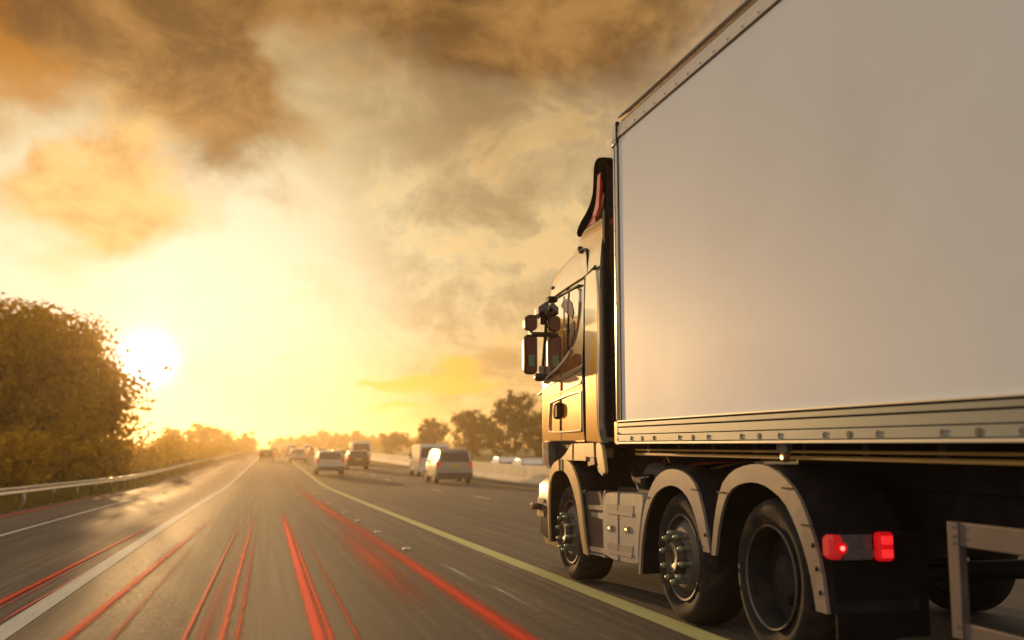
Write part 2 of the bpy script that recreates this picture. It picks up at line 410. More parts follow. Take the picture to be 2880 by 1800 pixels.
# ------------------------------------------------------------------ the lie of the land
def sm(t): t = min(1, max(0, t)); return t * t * (3 - 2 * t)
def gz(y): return 0.0 if y < 5.5 else (-0.0165 * (y - 5.5) if y < 44 else -0.635 - .105 * (1 - (1 - min(1, (y - 44) / 13)) ** 2))
def cx(y): return 0.0001 * y * y if 0 < y < 60 else (0 if y <= 0 else .36 + .012 * (y - 60))
YS = [-40, -20, -8, 0] + [3 + 1.5 * i for i in range(45)] + [75, 90, 110, 140, 180, 240, 320, 450, 620, 850, 1200]
_gz, _cx = [gz(y) for y in YS], [cx(y) for y in YS]
def gz(y): return float(np.interp(y, YS, _gz))
def cx(y): return float(np.interp(y, YS, _cx))
def pt(x, y, dz=0): return (x + cx(y), y, gz(y) + dz)
def strip(name, x0, x1, dz0, dz1, m, xs=1, y0=-40, y1=1200, jit=0, **props):
    mb = MB(); ys = [y for y in YS if y0 <= y <= y1]
    if ys[0] > y0: ys = [y0] + ys
    if ys[-1] < y1: ys.append(y1)
    for y in ys:
        for i in range(xs + 1):
            f = i / xs; p = pt(x0 + (x1 - x0) * f, y, dz0 + (dz1 - dz0) * f)
            mb.v.append((p[0], p[1], p[2] + (jit * (random.random() - .5) if 0 < i < xs else 0)))
    n = xs + 1
    for k in range(len(ys) - 1):
        for i in range(xs): mb.f.append((k * n + i, k * n + i + 1, k * n + n + i + 1, k * n + n + i))
    return obj(name, mb, m, None, 60, kind='structure', **props)
strip('road', -5.7, 13.0, 0, 0, M_ASPH, 6)
strip('road', 14.0, 24.5, -.25, -.30, M_ASPH, 4)
strip('median_ground', 13.0, 14.0, 0, -.25, GRASSG)
strip('verge_ground', -13.0, -5.7, .12, -.02, GRASSG, 8, jit=.06)
strip('field_ground', -420.0, -13.0, .5, .12, GRASSG, 6)
strip('grass_bank', 24.5, 30.0, -.30, .55, mat('bank_grass', (.10, .095, .025), .9, 0, .4, .8, .7, 6), 6, jit=.05)
strip('field_ground', 30.0, 420.0, .55, 1.2, GRASSG, 6)

def line(name, x, w, m, y0, y1, dz=.004, taper=None, label=None, cat='road marking', group=None, kind=None, wend=None):
    mb = MB(); uv = []
    n = max(2, int((y1 - y0) / 1.2)) if y1 < 80 else 60
    ys = sorted(set([y0, y1] + [y for y in YS if y0 < y < y1])); n = len(ys) - 1; L_ = y1 - y0
    for i, y in enumerate(ys):
        f = (y - y0) / L_; ww = w if wend is None else w + (wend - w) * f
        xx = x if not isinstance(x, tuple) else x[0] + (x[1] - x[0]) * f
        vv = 1.0
        if taper: vv = min(1, (1 - f) / taper) * (min(1, (f + .04) / .05) if y0 < 6 else min(1, f / .3))
        for s_ in (-.5, 0, .5):
            mb.v.append(pt(xx + s_ * ww, y, dz)); uv.append((s_ + .5, vv))
    for k in range(n):
        for i in range(2): mb.f.append((3 * k + i, 3 * k + i + 1, 3 * k + 4 + i, 3 * k + 3 + i))
    return obj(name, mb, m, None, 0, uv=uv, label=label, cat=cat, group=group, kind=kind)
K = dict(kind='structure', cat=None)
line('road_marking_lane_line', -1.66, .17, M_WHITE_LINE, -20, 900, **K)
line('road_marking_edge_line', -4.0, .09, M_WHITE_LINE, -20, 900, **K)
line('road_marking_lane_line', 2.86, .19, M_YELLOW_LINE, -20, 900, **K)
line('road_marking_edge_line', 11.1, .16, M_EDGE_LINE, -20, 900, **K)
for i in range(26): line('road_marking_dash', 6.9, .12, M_WHITE_LINE, 4 + 9 * i, 6.4 + 9 * i, **K)
for i in range(30): line('road_marking_dash', 17.6, .12, M_WHITE_LINE, 4 + 9 * i, 6.4 + 9 * i, dz=-.255, **K)
# pale scuffed dashes beside the lines
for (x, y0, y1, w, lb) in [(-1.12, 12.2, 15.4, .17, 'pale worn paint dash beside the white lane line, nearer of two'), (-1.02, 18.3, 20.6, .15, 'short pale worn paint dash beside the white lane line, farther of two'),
                  (2.04, 9.2, 11.9, .13, 'long pale scuff on the asphalt left of the yellow line'), (2.12, 7.6, 9.6, .10, 'pale scuff nearest the camera between red light trail and yellow line')]:
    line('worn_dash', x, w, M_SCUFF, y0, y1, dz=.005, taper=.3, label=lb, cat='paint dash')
# tail-light trails painted as red strips along the lane
RG = 'painted red light trails running along the carriageway'
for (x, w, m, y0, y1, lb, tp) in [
    ((.39, .52), .085, M_RED_BRIGHT, 3.0, 26, 'brightest painted red light trail down the middle of the lane', .35),
    ((.47, .56), .06, M_RED, 3.0, 22, 'darker painted red light trail touching the brightest one', .5),
    ((.64, .72), .045, M_RED_FAINT, 3.0, 19, 'thin faint painted red light trail right of the brightest one', .6),
    ((-.235, -.09), .06, M_RED, 3.0, 24.5, 'painted red light trail left of the lane middle, most solid of its pair', .4),
    ((-.135, -.02), .06, M_RED_FAINT, 3.0, 19, 'faint wide painted red light trail just left of the lane middle', .6),
    ((-.475, -.31), .04, M_RED, 3.0, 23.5, 'narrow painted red light trail left of the middle pair', .6),
    ((-.37, -.27), .11, M_RED_FAINT, 3.0, 13.5, 'broad rippled pale painted red light trail between two solid ones', .8),
    ((-.92, -.86), .06, M_RED_FAINT, 3.0, 16, 'patchy faint painted red light trail right of the white line', .8),
    ((-1.27, -.92), .10, M_RED, 3.0, 22, 'painted red light trail hugging the right side of the white line', .5),
    ((-2.10, -1.84), .075, M_RED, 5.0, 24, 'painted red light trail left of the white line', .5),
    ((-1.98, -1.89), .03, M_PINK, 8.0, 14.2, 'thin painted pink light trail alongside the red one left of the white line', .6),
    ((-1.80, -1.72), .035, M_PINK, 7.6, 12.4, 'short painted pink light trail closest to the white line', .6),
    ((1.70, 1.66), .21, M_RED, 3.0, 24, 'wide painted red light trail in the right half of the lane', .7),
    ((1.62, 1.52), .42, M_RED_FAINT, 10.0, 55, 'far blurred end of the wide painted red light trail', .6),
    ((1.28, 1.36), .40, M_RED_FAINT, 7.8, 19, 'broad smeared pale red light trail painted left of the wide one', .6),
    ((-5.45, -5.35), .12, M_RED, 8.0, 50, 'painted red light trail on the hard shoulder below the guard rail', .5),
]:
    line('painted_light_trail', x, w * 1.4, m, y0, y1, dz=.008 + random.random() * .004, taper=tp, label=lb, cat='red stripe', group=RG)  # the red stripes are painted tail-light trails

for i, (x, y) in enumerate([(1.92, 13.6), (1.92, 17.0), (1.91, 20.4), (1.90, 23.8), (1.88, 29.2), (1.88, 38.0)]):
    p = pt(x, y); t = empty('road_stud', p, label=['nearest pale road stud beside the wide red light trail', 'second pale road stud along the wide red light trail', 'third pale road stud along the wide red light trail', 'fourth pale road stud along the wide red light trail', 'fifth road stud, close to the yellow line bend', 'farthest road stud right of the red light trail'][i], cat='road stud', group='road studs along the lane')
    obj('casing', MB().loft([[(p[0] + a * k, p[1] + b * k, p[2] + z) for a, b in ((-.06, -.07), (.06, -.07), (.06, .07), (-.06, .07))] for z, k in ((.0, 1.0), (.012, .95), (.022, .7))]), mat('stud_casing', (.55, .52, .45), .5), t, 30)
    obj('reflector', MB().box(p[0] - .04, p[0] + .04, p[1] - .068, p[1] - .058, p[2] + .004, p[2] + .018), ALU_B, t)

# ------------------------------------------------------------------ guard rail, barrier
gr = empty('guard_rail', (-6.1, 0, 0), label='pale metal guard rail along the left verge', cat='guard rail')
mb = MB(); ys = [y for y in YS if -10 <= y <= 240]
prof = [(.0, .36), (.04, .39), (.0, .44), (.0, .46), (.04, .51), (.0, .55)]
for y in ys:
    for (a, b) in prof: mb.v.append(pt(-6.1 + a, y, b))
n = len(prof)
for k in range(len(ys) - 1):
    for i in range(n - 1): mb.f.append((k * n + i, k * n + i + 1, k * n + n + i + 1, k * n + n + i))
o = obj('rail_beam', mb, STEEL, gr)
sol = o.modifiers.new('thick', 'SOLIDIFY'); sol.thickness = .006
for i in range(36):
    y = -6 + i * 4.0; p = pt(-6.14, y)
    obj('post', MB().box(p[0] - .05, p[0], y - .06, y + .06, p[2] - .2, p[2] + .5), STEEL, gr)

cb = empty('concrete_barrier', (13.3, 0, 0), label='long pale concrete barrier between the two carriageways', cat='barrier')
bp = [(-.30, 0), (-.30, .08), (-.12, .30), (-.08, .88), (-.05, .91), (.05, .91), (.08, .88), (.12, .30), (.30, .08), (.30, 0)]
y = -16.0; k = 0
while y < 420:
    L = 6.0 if y < 130 else 24.0
    rings = []
    for q in range(3):
        yy = y + .012 + (L - .024) * q / 2
        rings.append([pt(13.4 + a, yy, b - (.02 if b < .01 else 0)) for a, b in bp])
    obj('barrier_segment', MB().loft(rings), CONC, cb, 30)
    y += L

# ------------------------------------------------------------------ trailer
TX = 2.90; CXL = 4.15
TR = empty('box_trailer', (CXL, 2.0, 0), label='large plain white box trailer filling the right half of the view', cat='trailer')
XR = 2 * CXL - TX
Y0, Y1 = -5.6, 8.0
obj('side_panel', MB().box(TX + .012, TX + .04, Y0, Y1 - .02, 1.425, 3.855), GRP, TR, label='smooth white side wall facing the road')
obj('box_body', MB().box(TX + .04, XR, Y0, Y1 + .05, 1.26, 3.93), GRP, TR)
TOPR = mat('satin_top_rail', (.66, .64, .60), .42, .2, .05, 3, 0, 1, (1, .2, 1), (.40, .34, .26), 3, .2)
# top rail: flat riveted strip, groove, rounded shoulder, rear lip
obj('rail_strip', MB().box(TX, TX + .02, Y0, Y1, 3.845, 3.885), TOPR, TR)
def railprof(pts, y0, y1): return MB().loft([[(x, y0, z) for x, z in pts], [(x, y1, z) for x, z in pts]])
obj('top_rail', railprof([(TX + .004, 3.888), (TX + .004, 3.935), (TX + .012, 3.955), (TX + .03, 3.972), (TX + .06, 3.982), (TX + .10, 3.985), (TX + .10, 3.888)], Y0, Y1 - .02), TOPR, TR, 60)
obj('roof_gutter', railprof([(TX + .045, 3.978), (TX + .030, 3.992), (TX + .022, 4.014), (TX + .12, 4.016), (TX + .12, 3.978)], Y0, Y1 - .03), mat('brown_gutter', (.30, .23, .16), .4, .5, .1), TR, 30)
obj('roof_lip', railprof([(TX + .002, 4.017), (TX + .002, 4.029), (TX + .17, 4.036), (TX + .17, 4.017)], Y0, Y1 - .02), ALU_B, TR, 30)
obj('panel_joint', MB().box(TX + .001, TX + .02, Y0, Y1, 3.833, 3.8445), mat('brown_joint', (.06, .03, .015), .6), TR)
obj('roof', MB().box(TX + .17, XR, Y0, Y1, 3.931, 4.03), GRP, TR)
riv = None
def rivet(x, y, z, r=.0085, parent=TR, m=None, name='rivet'):
    global riv
    if riv is None:
        riv = obj(name, MB().lathe([(0, -.006), (.005, -.0055), (.0085, -.002), (.009, .002)], (0, 0, 0), 10), mat('rivet_metal', (.35, .30, .24), .3, .8), None)
        riv.parent = parent; o = riv
    else:
        o = riv.copy(); o.name = name; col.objects.link(o); o.parent = parent
    off = parent['_o']; o.location = (x - off[0], y - off[1], z - off[2]); s_ = r / .0085; o.scale = (1, s_, s_)
    return o
for i in range(60): rivet(TX, 7.77 - .2135 * i, 3.866)
for i in range(60): rivet(TX + .024, 7.77 - .16 * i, 4.004, .0045)
# corner cap and post
capp = [(Y1 + .00, 3.80), (Y1 + .11, 3.80), (Y1 + .115, 3.93), (Y1 + .09, 3.965), (Y1 + .06, 3.985), (Y1 + .0, 3.985)]
bevel(obj('corner_cap', MB().prism(capp, TX - .004, TX + .10), TOPR, TR, 30), .012, 3)
obj('corner_strap', MB().box(TX - .008, TX + .02, Y1 - .025, Y1 - .002, 3.80, 3.985), SEAL, TR)
obj('roof_marker', MB().box(TX + .08, TX + .15, Y1 - .02, Y1 + .07, 3.99, 4.035, .01), mat('small_orange_lens', (.5, .14, .03), .3), TR)
rivet(TX - .004, Y1 + .035, 3.84, .010); rivet(TX - .004, Y1 + .085, 3.835, .010)
obj('front_bumper_lip', MB().box(TX - .006, TX + .07, Y1 + .075, Y1 + .125, 3.785, 3.80, .004), mat('orange_brown_edge', (.30, .10, .02), .3, .5), TR)
pst = obj('corner_post', MB().box(TX + .002, TX + .08, Y1 + .018, Y1 + .105, 1.43, 3.80, .012), ALU_B, TR, 60)
obj('corner_groove', MB().box(TX - .001, TX + .01, Y1 + .052, Y1 + .058, 1.43, 3.80), SEAL, TR)
obj('corner_seal', MB().box(TX + .003, TX + .02, Y1 - .022, Y1 + .004, 1.43, 3.80), SEAL, TR)
for i in range(12): rivet(TX + .002, Y1 + .066, 3.67 - .208 * i, .0085)
bevel(obj('corner_foot', MB().box(TX - .004, TX + .09, Y1 + .04, Y1 + .135, 1.235, 1.43, .01), mat('golden_casting', (.62, .42, .14), .3, .8, .1), TR, 40), .004)
rivet(TX - .004, Y1 + .05, 1.33, .008); rivet(TX - .004, Y1 + .05, 1.28, .008)
# bottom side rail, stepped extrusion
def rstep(n_, x, z0, z1, m): return bevel(obj(n_, MB().box(x, TX + .06, Y0, Y1 + .04, z0, z1), m, TR, 40), .003)
rstep('rail_bead', TX - .012, 1.421, 1.433, ALU_B)
rstep('rail_face', TX - .004, 1.381, 1.411, ALU)
rstep('rail_face', TX - .002, 1.319, 1.372, ALU)
rstep('rail_face', TX - .006, 1.262, 1.314, ALU)
rstep('rail_lip', TX - .022, 1.240, 1.257, ALU_B)
obj('rail_core', MB().box(TX + .014, TX + .10, Y0, Y1 + .038, 1.245, 1.425), SEAL, TR)
DOT = mat('dark_rail_hole', (.05, .05, .035), .6)
for i in range(14):
    y = 7.49 - .96 * i
    obj('lashing_hole', MB().lathe([(0, -.007), (.018, -.0068), (.02, -.003)], (TX - .002, y, 1.283), 16), DOT, TR)
    for d in (-.24, .24):
        rivet(TX - .007, y + d, 1.292, .009); rivet(TX - .007, y + d, 1.275, .007)
# underside: cross members, chassis beams
obj('chassis_beam', MB().box(3.62, 3.76, Y0, 6.4, .98, 1.235), DARK, TR)
obj('chassis_beam', MB().box(4.54, 4.68, Y0, 6.4, .98, 1.235), DARK, TR)
for i in range(22): obj('cross_member', MB().box(TX + .10, XR - .1, 7.6 - .6 * i, 7.66 - .6 * i, 1.15, 1.242), DARK, TR)
obj('far_side_rail', MB().box(XR - .06, XR + .004, Y0, Y1, 1.235, 1.26), ALU, TR)
GOLD_BAR = mat('mustard_bar', (.34, .22, .05), .5, .1, .15, 3)  # added bars standing in for golden background glimpsed under the trailer
obj('added_gold_bar', MB().box(TX + .09, TX + .11, Y0, 7.9, 1.186, 1.201, .003), GOLD_BAR, TR)
obj('added_gold_bar', MB().box(TX + .09, TX + .12, Y0, 7.9, 1.148, 1.170, .004), GOLD_BAR, TR)
# side under-run guard
sg = MB().box(TX + .02, TX + .06, 3.845, 3.915, .41, .90)
bevel(obj('guard_post', sg, mat('guard_aluminium', (.13, .10, .09), .6, .2, .1, 5, 0, 1, (1, 1, 1), (.20, .14, .1), 4, .5), TR), .003)
GA = MATS['guard_aluminium']
bevel(obj('guard_rail_upper', MB().box(TX + .025, TX + .055, Y0 + 2, 3.843, .80, .90), GA, TR), .003)
bevel(obj('guard_rail_lower', MB().box(TX + .025, TX + .055, Y0 + 2, 3.843, .38, .48), GA, TR), .003)
for z in (.88, .84, .81, .46): rivet(TX + .02, 3.88, z, .006)
for yy in (3.6, 1.6, -.4):
    p_ = obj('guard_bracket', MB().box(TX + .26, TX + .32, yy - .03, yy + .03, .40, 1.16), mat('dull_bracket', (.07, .055, .05), .5, .5), TR)
    for q in range(6): obj('bracket_slot', MB().box(TX + .256, TX + .262, yy - .008, yy + .008, .5 + q * .11, .54 + q * .11), SEAL, TR)
obj('landing_leg', MB().box(3.2, 3.32, 2.6, 2.72, .3, 1.2), DARK, TR)
obj('marker_lamp', MB().lathe([(0, -.02), (.026, -.018), (.034, -.004), (.034, .02)], (TX + .08, 5.42, 1.165), 20), mat('amber_lens_dim', (.35, .14, .05), .3), TR)
obj('marker_bulb', MB().lathe([(0, -.028), (.011, -.024), (.012, -.01)], (TX + .08, 5.42, 1.158), 12), AMBER_HOT, TR)
obj('marker_bracket', MB().box(TX + .06, TX + .10, 5.36, 5.48, 1.19, 1.242), BRKT, TR)

# ------------------------------------------------------------------ tractor
TU = empty('tractor_unit', (CXL, 7.5, 0), label='silver lorry tractor unit with three axles pulling the white trailer', cat='lorry')
def outline(xl, yf, r, yr=8.57, z=0, m=9):
    xr = 2 * CXL - xl; P = [(xl, yr), (xl, yr + .02)]
    for i in range(6): P.append((xl, yr + .02 + (yf - r - yr - .02) * (i + 1) / 7))
    for i in range(m + 1):
        a = math.pi - math.pi / 2 * i / m; P.append((xl + r + r * math.cos(a), yf - r + r * math.sin(a)))
    for i in range(m + 1):
        a = math.pi / 2 - math.pi / 2 * i / m; P.append((xr - r + r * math.cos(a), yf - r + r * math.sin(a)))
    P += [(xr, yr + .02), (xr, yr)]
    return [(x, y, z) for x, y in P]
lv = [(1.262, 2.945, 10.77, .35), (1.275, 2.928, 10.79, .36), (1.32, 2.922, 10.79, .36), (1.6, 2.92, 10.78, .36), (1.9, 2.92, 10.74, .35), (2.1, 2.921, 10.69, .35), (2.35, 2.924, 10.60, .35), (2.6, 2.928, 10.50, .35),
      (2.74, 2.932, 10.50, .36), (2.87, 2.938, 10.46, .37), (2.96, 2.945, 10.39, .38), (3.03, 2.952, 10.15, .39), (3.07, 2.958, 9.92, .38), (3.11, 2.965, 9.72, .36), (3.17, 2.972, 9.63, .34), (3.24, 2.985, 9.55, .3), (3.31, 3.01, 9.46, .26), (3.35, 3.06, 9.38, .22), (3.36, 3.14, 9.28, .18)]
cab = obj('cab', MB().loft([outline(xl, yf, r, z=z) for z, xl, yf, r in lv]), CABP, TU, 32, label='silver sleeper cab with sunset glow painted on its lower half')
# rear quarter fairing, flared at the foot
qf = smooth([(8.68, 2.82), (8.60, 3.33), (8.575, 3.33), (8.57, 2.6), (8.57, 1.7), (8.56, 1.42), (8.48, 1.255), (8.60, 1.262), (8.88, 1.262), (8.90, 1.45)], 1)
obj('rear_quarter', MB().prism([(8.90, 1.262), (8.915, 1.6), (8.93, 2.1), (8.92, 2.5), (8.885, 2.79), (8.66, 2.815), (8.60, 2.80), (8.565, 2.6), (8.562, 1.7), (8.56, 1.45), (8.53, 1.33), (8.47, 1.25)], 2.902, 2.96, .006), CABP, cab, 30)
S = lambda pts, w=.010, m=SEAL, x=2.906, nm='seam': obj(nm, MB().ribbon(smooth(pts, 2), w, x, x + .03), m, cab, 0)
S([(9.2, 3.07), (9.13, 3.09), (9.01, 3.08), (8.96, 3.02), (8.95, 2.93), (8.93, 2.8), (8.915, 2.78)], .012, x=2.935)
S([(8.91, 2.80), (8.94, 2.45), (8.955, 2.17), (8.99, 2.05), (9.0, 1.69), (8.99, 1.37), (8.94, 1.264)], .020, x=2.899)
S([(10.20, 2.735), (9.92, 2.765), (9.65, 2.78), (9.28, 2.795), (9.00, 2.805)], .008, mat('bronze_seam', (.20, .10, .04), .4, .5), x=2.915)
S([(8.93, 2.79), (8.78, 2.81), (8.62, 2.84)], .016, x=2.90)
S([(9.53, 2.79), (9.56, 2.72)], .006, x=2.915)
S([(9.77, 1.97), (9.77, 1.7), (9.765, 1.4), (9.76, 1.27)], .008, mat('bronze_seam', (0, 0, 0)), x=2.912)
# side window, gasket, divider, belt trim
win = smooth([(10.06, 2.69), (9.8, 2.705), (9.49, 2.715), (9.16, 2.72), (9.13, 2.69), (9.13, 2.59), (9.16, 2.43), (9.25, 2.27), (9.35, 2.19), (9.51, 2.12), (9.79, 2.04), (10.13, 1.97), (10.36, 1.90), (10.36, 2.01), (10.32, 2.13), (10.25, 2.32), (10.17, 2.58), (10.10, 2.67)], 1)
obj('side_window', MB().prism(win, 2.910, 2.925), GLASS, cab, 30)
S([(9.77, 2.725), (9.49, 2.735), (9.12, 2.742)], .014, x=2.902, nm='window_gasket')
S([(9.44, 2.72), (9.455, 2.6), (9.46, 2.3), (9.465, 2.14)], .020, x=2.902, nm='window_divider')
S([(9.60, 2.70), (9.61, 2.4), (9.62, 2.09)], .005, mat('bronze_seam', (0, 0, 0)), x=2.903, nm='window_guide')
obj('painted_reflection', MB().prism([(9.60, 2.67), (9.70, 2.62), (9.56, 2.54), (9.42, 2.49), (9.32, 2.44), (9.28, 2.50), (9.34, 2.60), (9.46, 2.66)], 2.904, 2.909), mat('dark_red_reflection', (.10, .02, .01), .15, .3), cab, 0)  # dark reflections painted as flat shapes on the window
obj('painted_reflection', MB().prism([(9.60, 2.41), (9.52, 2.42), (9.50, 2.30), (9.50, 2.16), (9.66, 2.10), (9.64, 2.3)], 2.904, 2.909), MATS['dark_red_reflection'], cab, 0)
obj('painted_reflection', MB().prism([(9.36, 2.40), (9.28, 2.42), (9.25, 2.36), (9.27, 2.28), (9.36, 2.20), (9.44, 2.165), (9.43, 2.3)], 2.904, 2.909), MATS['dark_red_reflection'], cab, 0)
obj('lower_window_trim', MB().prism(smooth([(10.30, 1.895), (10.05, 1.915), (9.75, 1.93), (9.43, 1.96), (9.14, 1.985), (9.10, 2.02), (9.14, 2.10), (9.35, 2.09), (9.50, 2.05), (9.79, 1.985), (10.1, 1.935)], 1), 2.908, 2.925), mat('brown_gloss_trim', (.20, .055, .022), .12, .3, .1, 3, coat=.5), cab, 30)
S([(10.40, 1.885), (10.13, 1.955), (9.79, 2.01), (9.51, 2.085), (9.40, 2.14)], .022, mat('pale_trim', (.75, .66, .52), .25, .3), x=2.900, nm='window_sill')
obj('belt_groove', MB().prism([(9.76, 1.865), (9.43, 1.895), (9.07, 1.93), (9.06, 1.955), (9.43, 1.935), (9.76, 1.90)], 2.908, 2.925), mat('shadow_grey_trim', (.16, .13, .10), .3, .3), cab, 0)
S([(9.06, 1.94), (9.05, 1.86), (9.08, 1.82), (9.16, 1.80), (9.75, 1.755), (10.2, 1.73)], .009, mat('brown_line', (.22, .10, .03), .4, .4), x=2.910)
S([(10.62, 1.77), (10.40, 1.81), (10.22, 1.845), (10.0, 1.87), (9.77, 1.885)], .010, mat('brown_line', (0, 0, 0)), x=2.912)
LOWGLOW = mat('lower_sunset_glow', (.95, .60, .17), .18, .95, .08, 2, 0, 1, (1, 1, 1), (.35, .18, .05), 2.2, .4, coat=.5)  # reflected sunset gold painted over the silver lower cab
obj('lower_side_glow', MB().prism([(10.44, 1.275), (10.44, 1.79), (10.2, 1.835), (9.78, 1.87), (9.78, 1.275)], 2.9145, 2.925), LOWGLOW, cab, 0)
obj('lower_side_glow', MB().prism([(9.755, 1.275), (9.755, 1.745), (9.16, 1.79), (9.07, 1.80), (9.03, 1.70), (9.015, 1.275)], 2.9145, 2.925), LOWGLOW, cab, 0)
obj('quarter_glow', MB().prism(smooth([(8.90, 1.27), (8.905, 1.62), (8.86, 1.78), (8.74, 2.0), (8.64, 2.30), (8.60, 1.9), (8.60, 1.5), (8.58, 1.36), (8.50, 1.262)], 1), 2.8995, 2.91), LOWGLOW, cab, 0)
# pressed lower door panel with bright frame
pl = [(10.12, 1.665), (9.6, 1.71), (9.09, 1.735), (9.07, 1.70), (9.065, 1.38), (9.10, 1.365), (10.15, 1.36), (10.18, 1.40)]
obj('door_panel', MB().prism(pl, 2.912, 2.925), mat('door_panel_glow', (.80, .40, .06), .22, .75, .12, 4, .05, 20, coat=.4), cab, 0)  # sunset gold put into the panel colour
S(pl + [pl[0]], .014, mat('pale_trim', (0, 0, 0)), x=2.902, nm='door_panel_frame')
S([(9.77, 1.70), (9.77, 1.36)], .008, x=2.905)
hd = smooth([(9.94, 1.645), (9.80, 1.665), (9.68, 1.64), (9.65, 1.58), (9.68, 1.50), (9.95, 1.485), (9.98, 1.53), (9.97, 1.60)], 1)
obj('door_handle', MB().prism(hd, 2.896, 2.93, .012), mat('dark_handle', (.03, .014, .008), .75, 0, spec=0.0), cab, 40)
obj('handle_pull', MB().prism([(9.90, 1.625), (9.83, 1.63), (9.82, 1.515), (9.90, 1.51)], 2.8945, 2.90, .001), SEAL, cab, 0)
# sun visor over the windscreen
vr = []
for z, d in ((2.60, .10), (2.64, .13), (2.70, .10), (2.72, .04), (2.66, .05)): pass
vo = [(x, y) for x, y, _ in outline(2.80, 10.64, .36, 10.0, 0)][5:24]; vi = [(x, y) for x, y, _ in outline(2.90, 10.54, .33, 10.0, 0)][5:24]
mbv = MB(); nn = len(vo)
for (a, z) in ((vi, 2.655), (vo, 2.585), (vo, 2.655), (vi, 2.725)): mbv.v += [(x, y, z + .03 * min(1, (10.6 - y) if y < 10.6 else 0)) for x, y in a]
for r in range(4):
    for i in range(nn - 1): mbv.f.append((r * nn + i, r * nn + i + 1, ((r + 1) % 4) * nn + i + 1, ((r + 1) % 4) * nn + i))
mbv.f += [(0, nn, 2 * nn, 3 * nn), tuple(k * nn + nn - 1 for k in (3, 2, 1, 0))]
obj('sun_visor', mbv, mat('tinted_visor', (.05, .02, .01), .2, .1, coat=.5), cab, 50)
obj('visor_bracket', MB().box(2.86, 2.93, 9.98, 10.10, 2.70, 2.76, .01), SEAL, cab)
for zz_ in ((10.02, 2.90),): pass
obj('roof_marker', MB().box(2.925, 2.95, 10.08, 10.14, 2.85, 2.88, .005), SEAL, cab)
obj('roof_marker', MB().box(2.945, 2.97, 9.22, 9.27, 3.10, 3.14, .005), SEAL, cab)
# A pillar / windscreen edge
obj('windscreen_edge', MB().tube([(2.925, 10.30, 2.60), (2.918, 10.36, 2.3), (2.914, 10.42, 2.05)], .014, 8), SEAL, cab)
ws = MB(); rings = []
for z, yf in ((1.95, 10.735), (2.2, 10.665), (2.58, 10.52)):
    rings.append([(x, y, z) for x, y, _ in outline(2.915, yf + .006, .36, 10.0)][9:30])
n_ = len(rings[0])
for r_ in rings: ws.v += r_
for k in range(2):
    for i in range(n_ - 1): ws.f.append((k * n_ + i, k * n_ + i + 1, k * n_ + n_ + i + 1, k * n_ + n_ + i))
obj('windscreen', ws, CARGLASS, cab, 60)
# mirrors
def mirror(z0, z1, x0, x1, y, nm):
    P = []
    r = .05
    for (cx_, cz_, a0) in ((x1 - r, z1 - r, 0), (x0 + r, z1 - r, 90), (x0 + r, z0 + r, 180), (x1 - r, z0 + r, 270)):
        for i in range(5): a = R(a0 + 22.5 * i); P.append((cx_ + r * math.cos(a), cz_ + r * math.sin(a)))
    c = ((x0 + x1) / 2, (z0 + z1) / 2)
    def ring(s_, yy): return [(c[0] + (x - c[0]) * s_, yy, c[1] + (z - c[1]) * s_) for x, z in P]
    h = obj(nm, MB().loft([ring(.96, y - .05), ring(1.0, y - .04), ring(1.0, y + .02), ring(.85, y + .10), ring(.5, y + .13)]), MHOUSE, TU, 50)
    obj('mirror_glass', MB().loft([ring(.90, y - .055), ring(.90, y - .045)]), MGLASS, h, 40)
    return h
mirror(2.44, 2.61, 2.715, 2.845, 10.42, 'small_mirror')
mh = mirror(1.975, 2.40, 2.705, 2.845, 10.42, 'wide_mirror')
obj('reflection_patch', MB().prism([(10.36, 2.18), (10.362, 2.18), (10.362, 2.07), (10.36, 2.06)], 2.745, 2.81), mat('green_reflection', (.10, .20, .08), .3), mh, 0)  # green reflection painted onto the mirror face
ma = obj('mirror_arm', MB().box(2.76, 2.95, 10.30, 10.42, 2.375, 2.42, .012), MHOUSE, TU)
obj('mirror_arm', MB().box(2.80, 2.93, 10.28, 10.40, 1.90, 1.985, .03), MHOUSE, TU)
obj('mirror_stem', MB().box(2.765, 2.80, 10.40, 10.44, 2.39, 2.46), MHOUSE, TU)
obj('mirror_joint', MB().tube([(2.88, 10.33, 1.95), (2.88, 10.33, 2.06)], .032, 12), mat('grey_joint', (.20, .17, .13), .4, .4), TU)
obj('mirror_joint', MB().box(2.86, 2.93, 10.30, 10.36, 2.50, 2.64, .02), MHOUSE, TU)
# roof deflector
dfl = obj('roof_deflector', MB().prism(smooth([(9.62, 3.34), (9.50, 3.44), (9.30, 3.52), (9.16, 3.61), (9.08, 3.72), (9.06, 3.84), (9.00, 3.93), (8.86, 3.94), (8.66, 3.88), (8.64, 3.86), (8.84, 3.87), (8.93, 3.85), (8.99, 3.75), (9.02, 3.6), (9.12, 3.52), (9.4, 3.38), (9.55, 3.32)], 1), 3.075, 5.22), CABP, TU, 50)
vb = smooth([(9.57, 3.34), (9.53, 3.385), (9.40, 3.44), (9.27, 3.475), (9.09, 3.56), (9.035, 3.66), (9.02, 3.80), (9.0, 3.90), (8.93, 3.935), (8.83, 3.92), (8.62, 3.86), (8.62, 3.78), (8.72, 3.78), (8.80, 3.66), (8.88, 3.58), (8.95, 3.51), (9.13, 3.41), (9.31, 3.34), (9.46, 3.30), (9.54, 3.30)], 1)
obj('side_lip', MB().prism(vb, 3.035, 3.085, .008), mat('black_gloss_lip', (.006, .004, .004), .8, spec=.0), dfl, 40, label='black curved side edge')
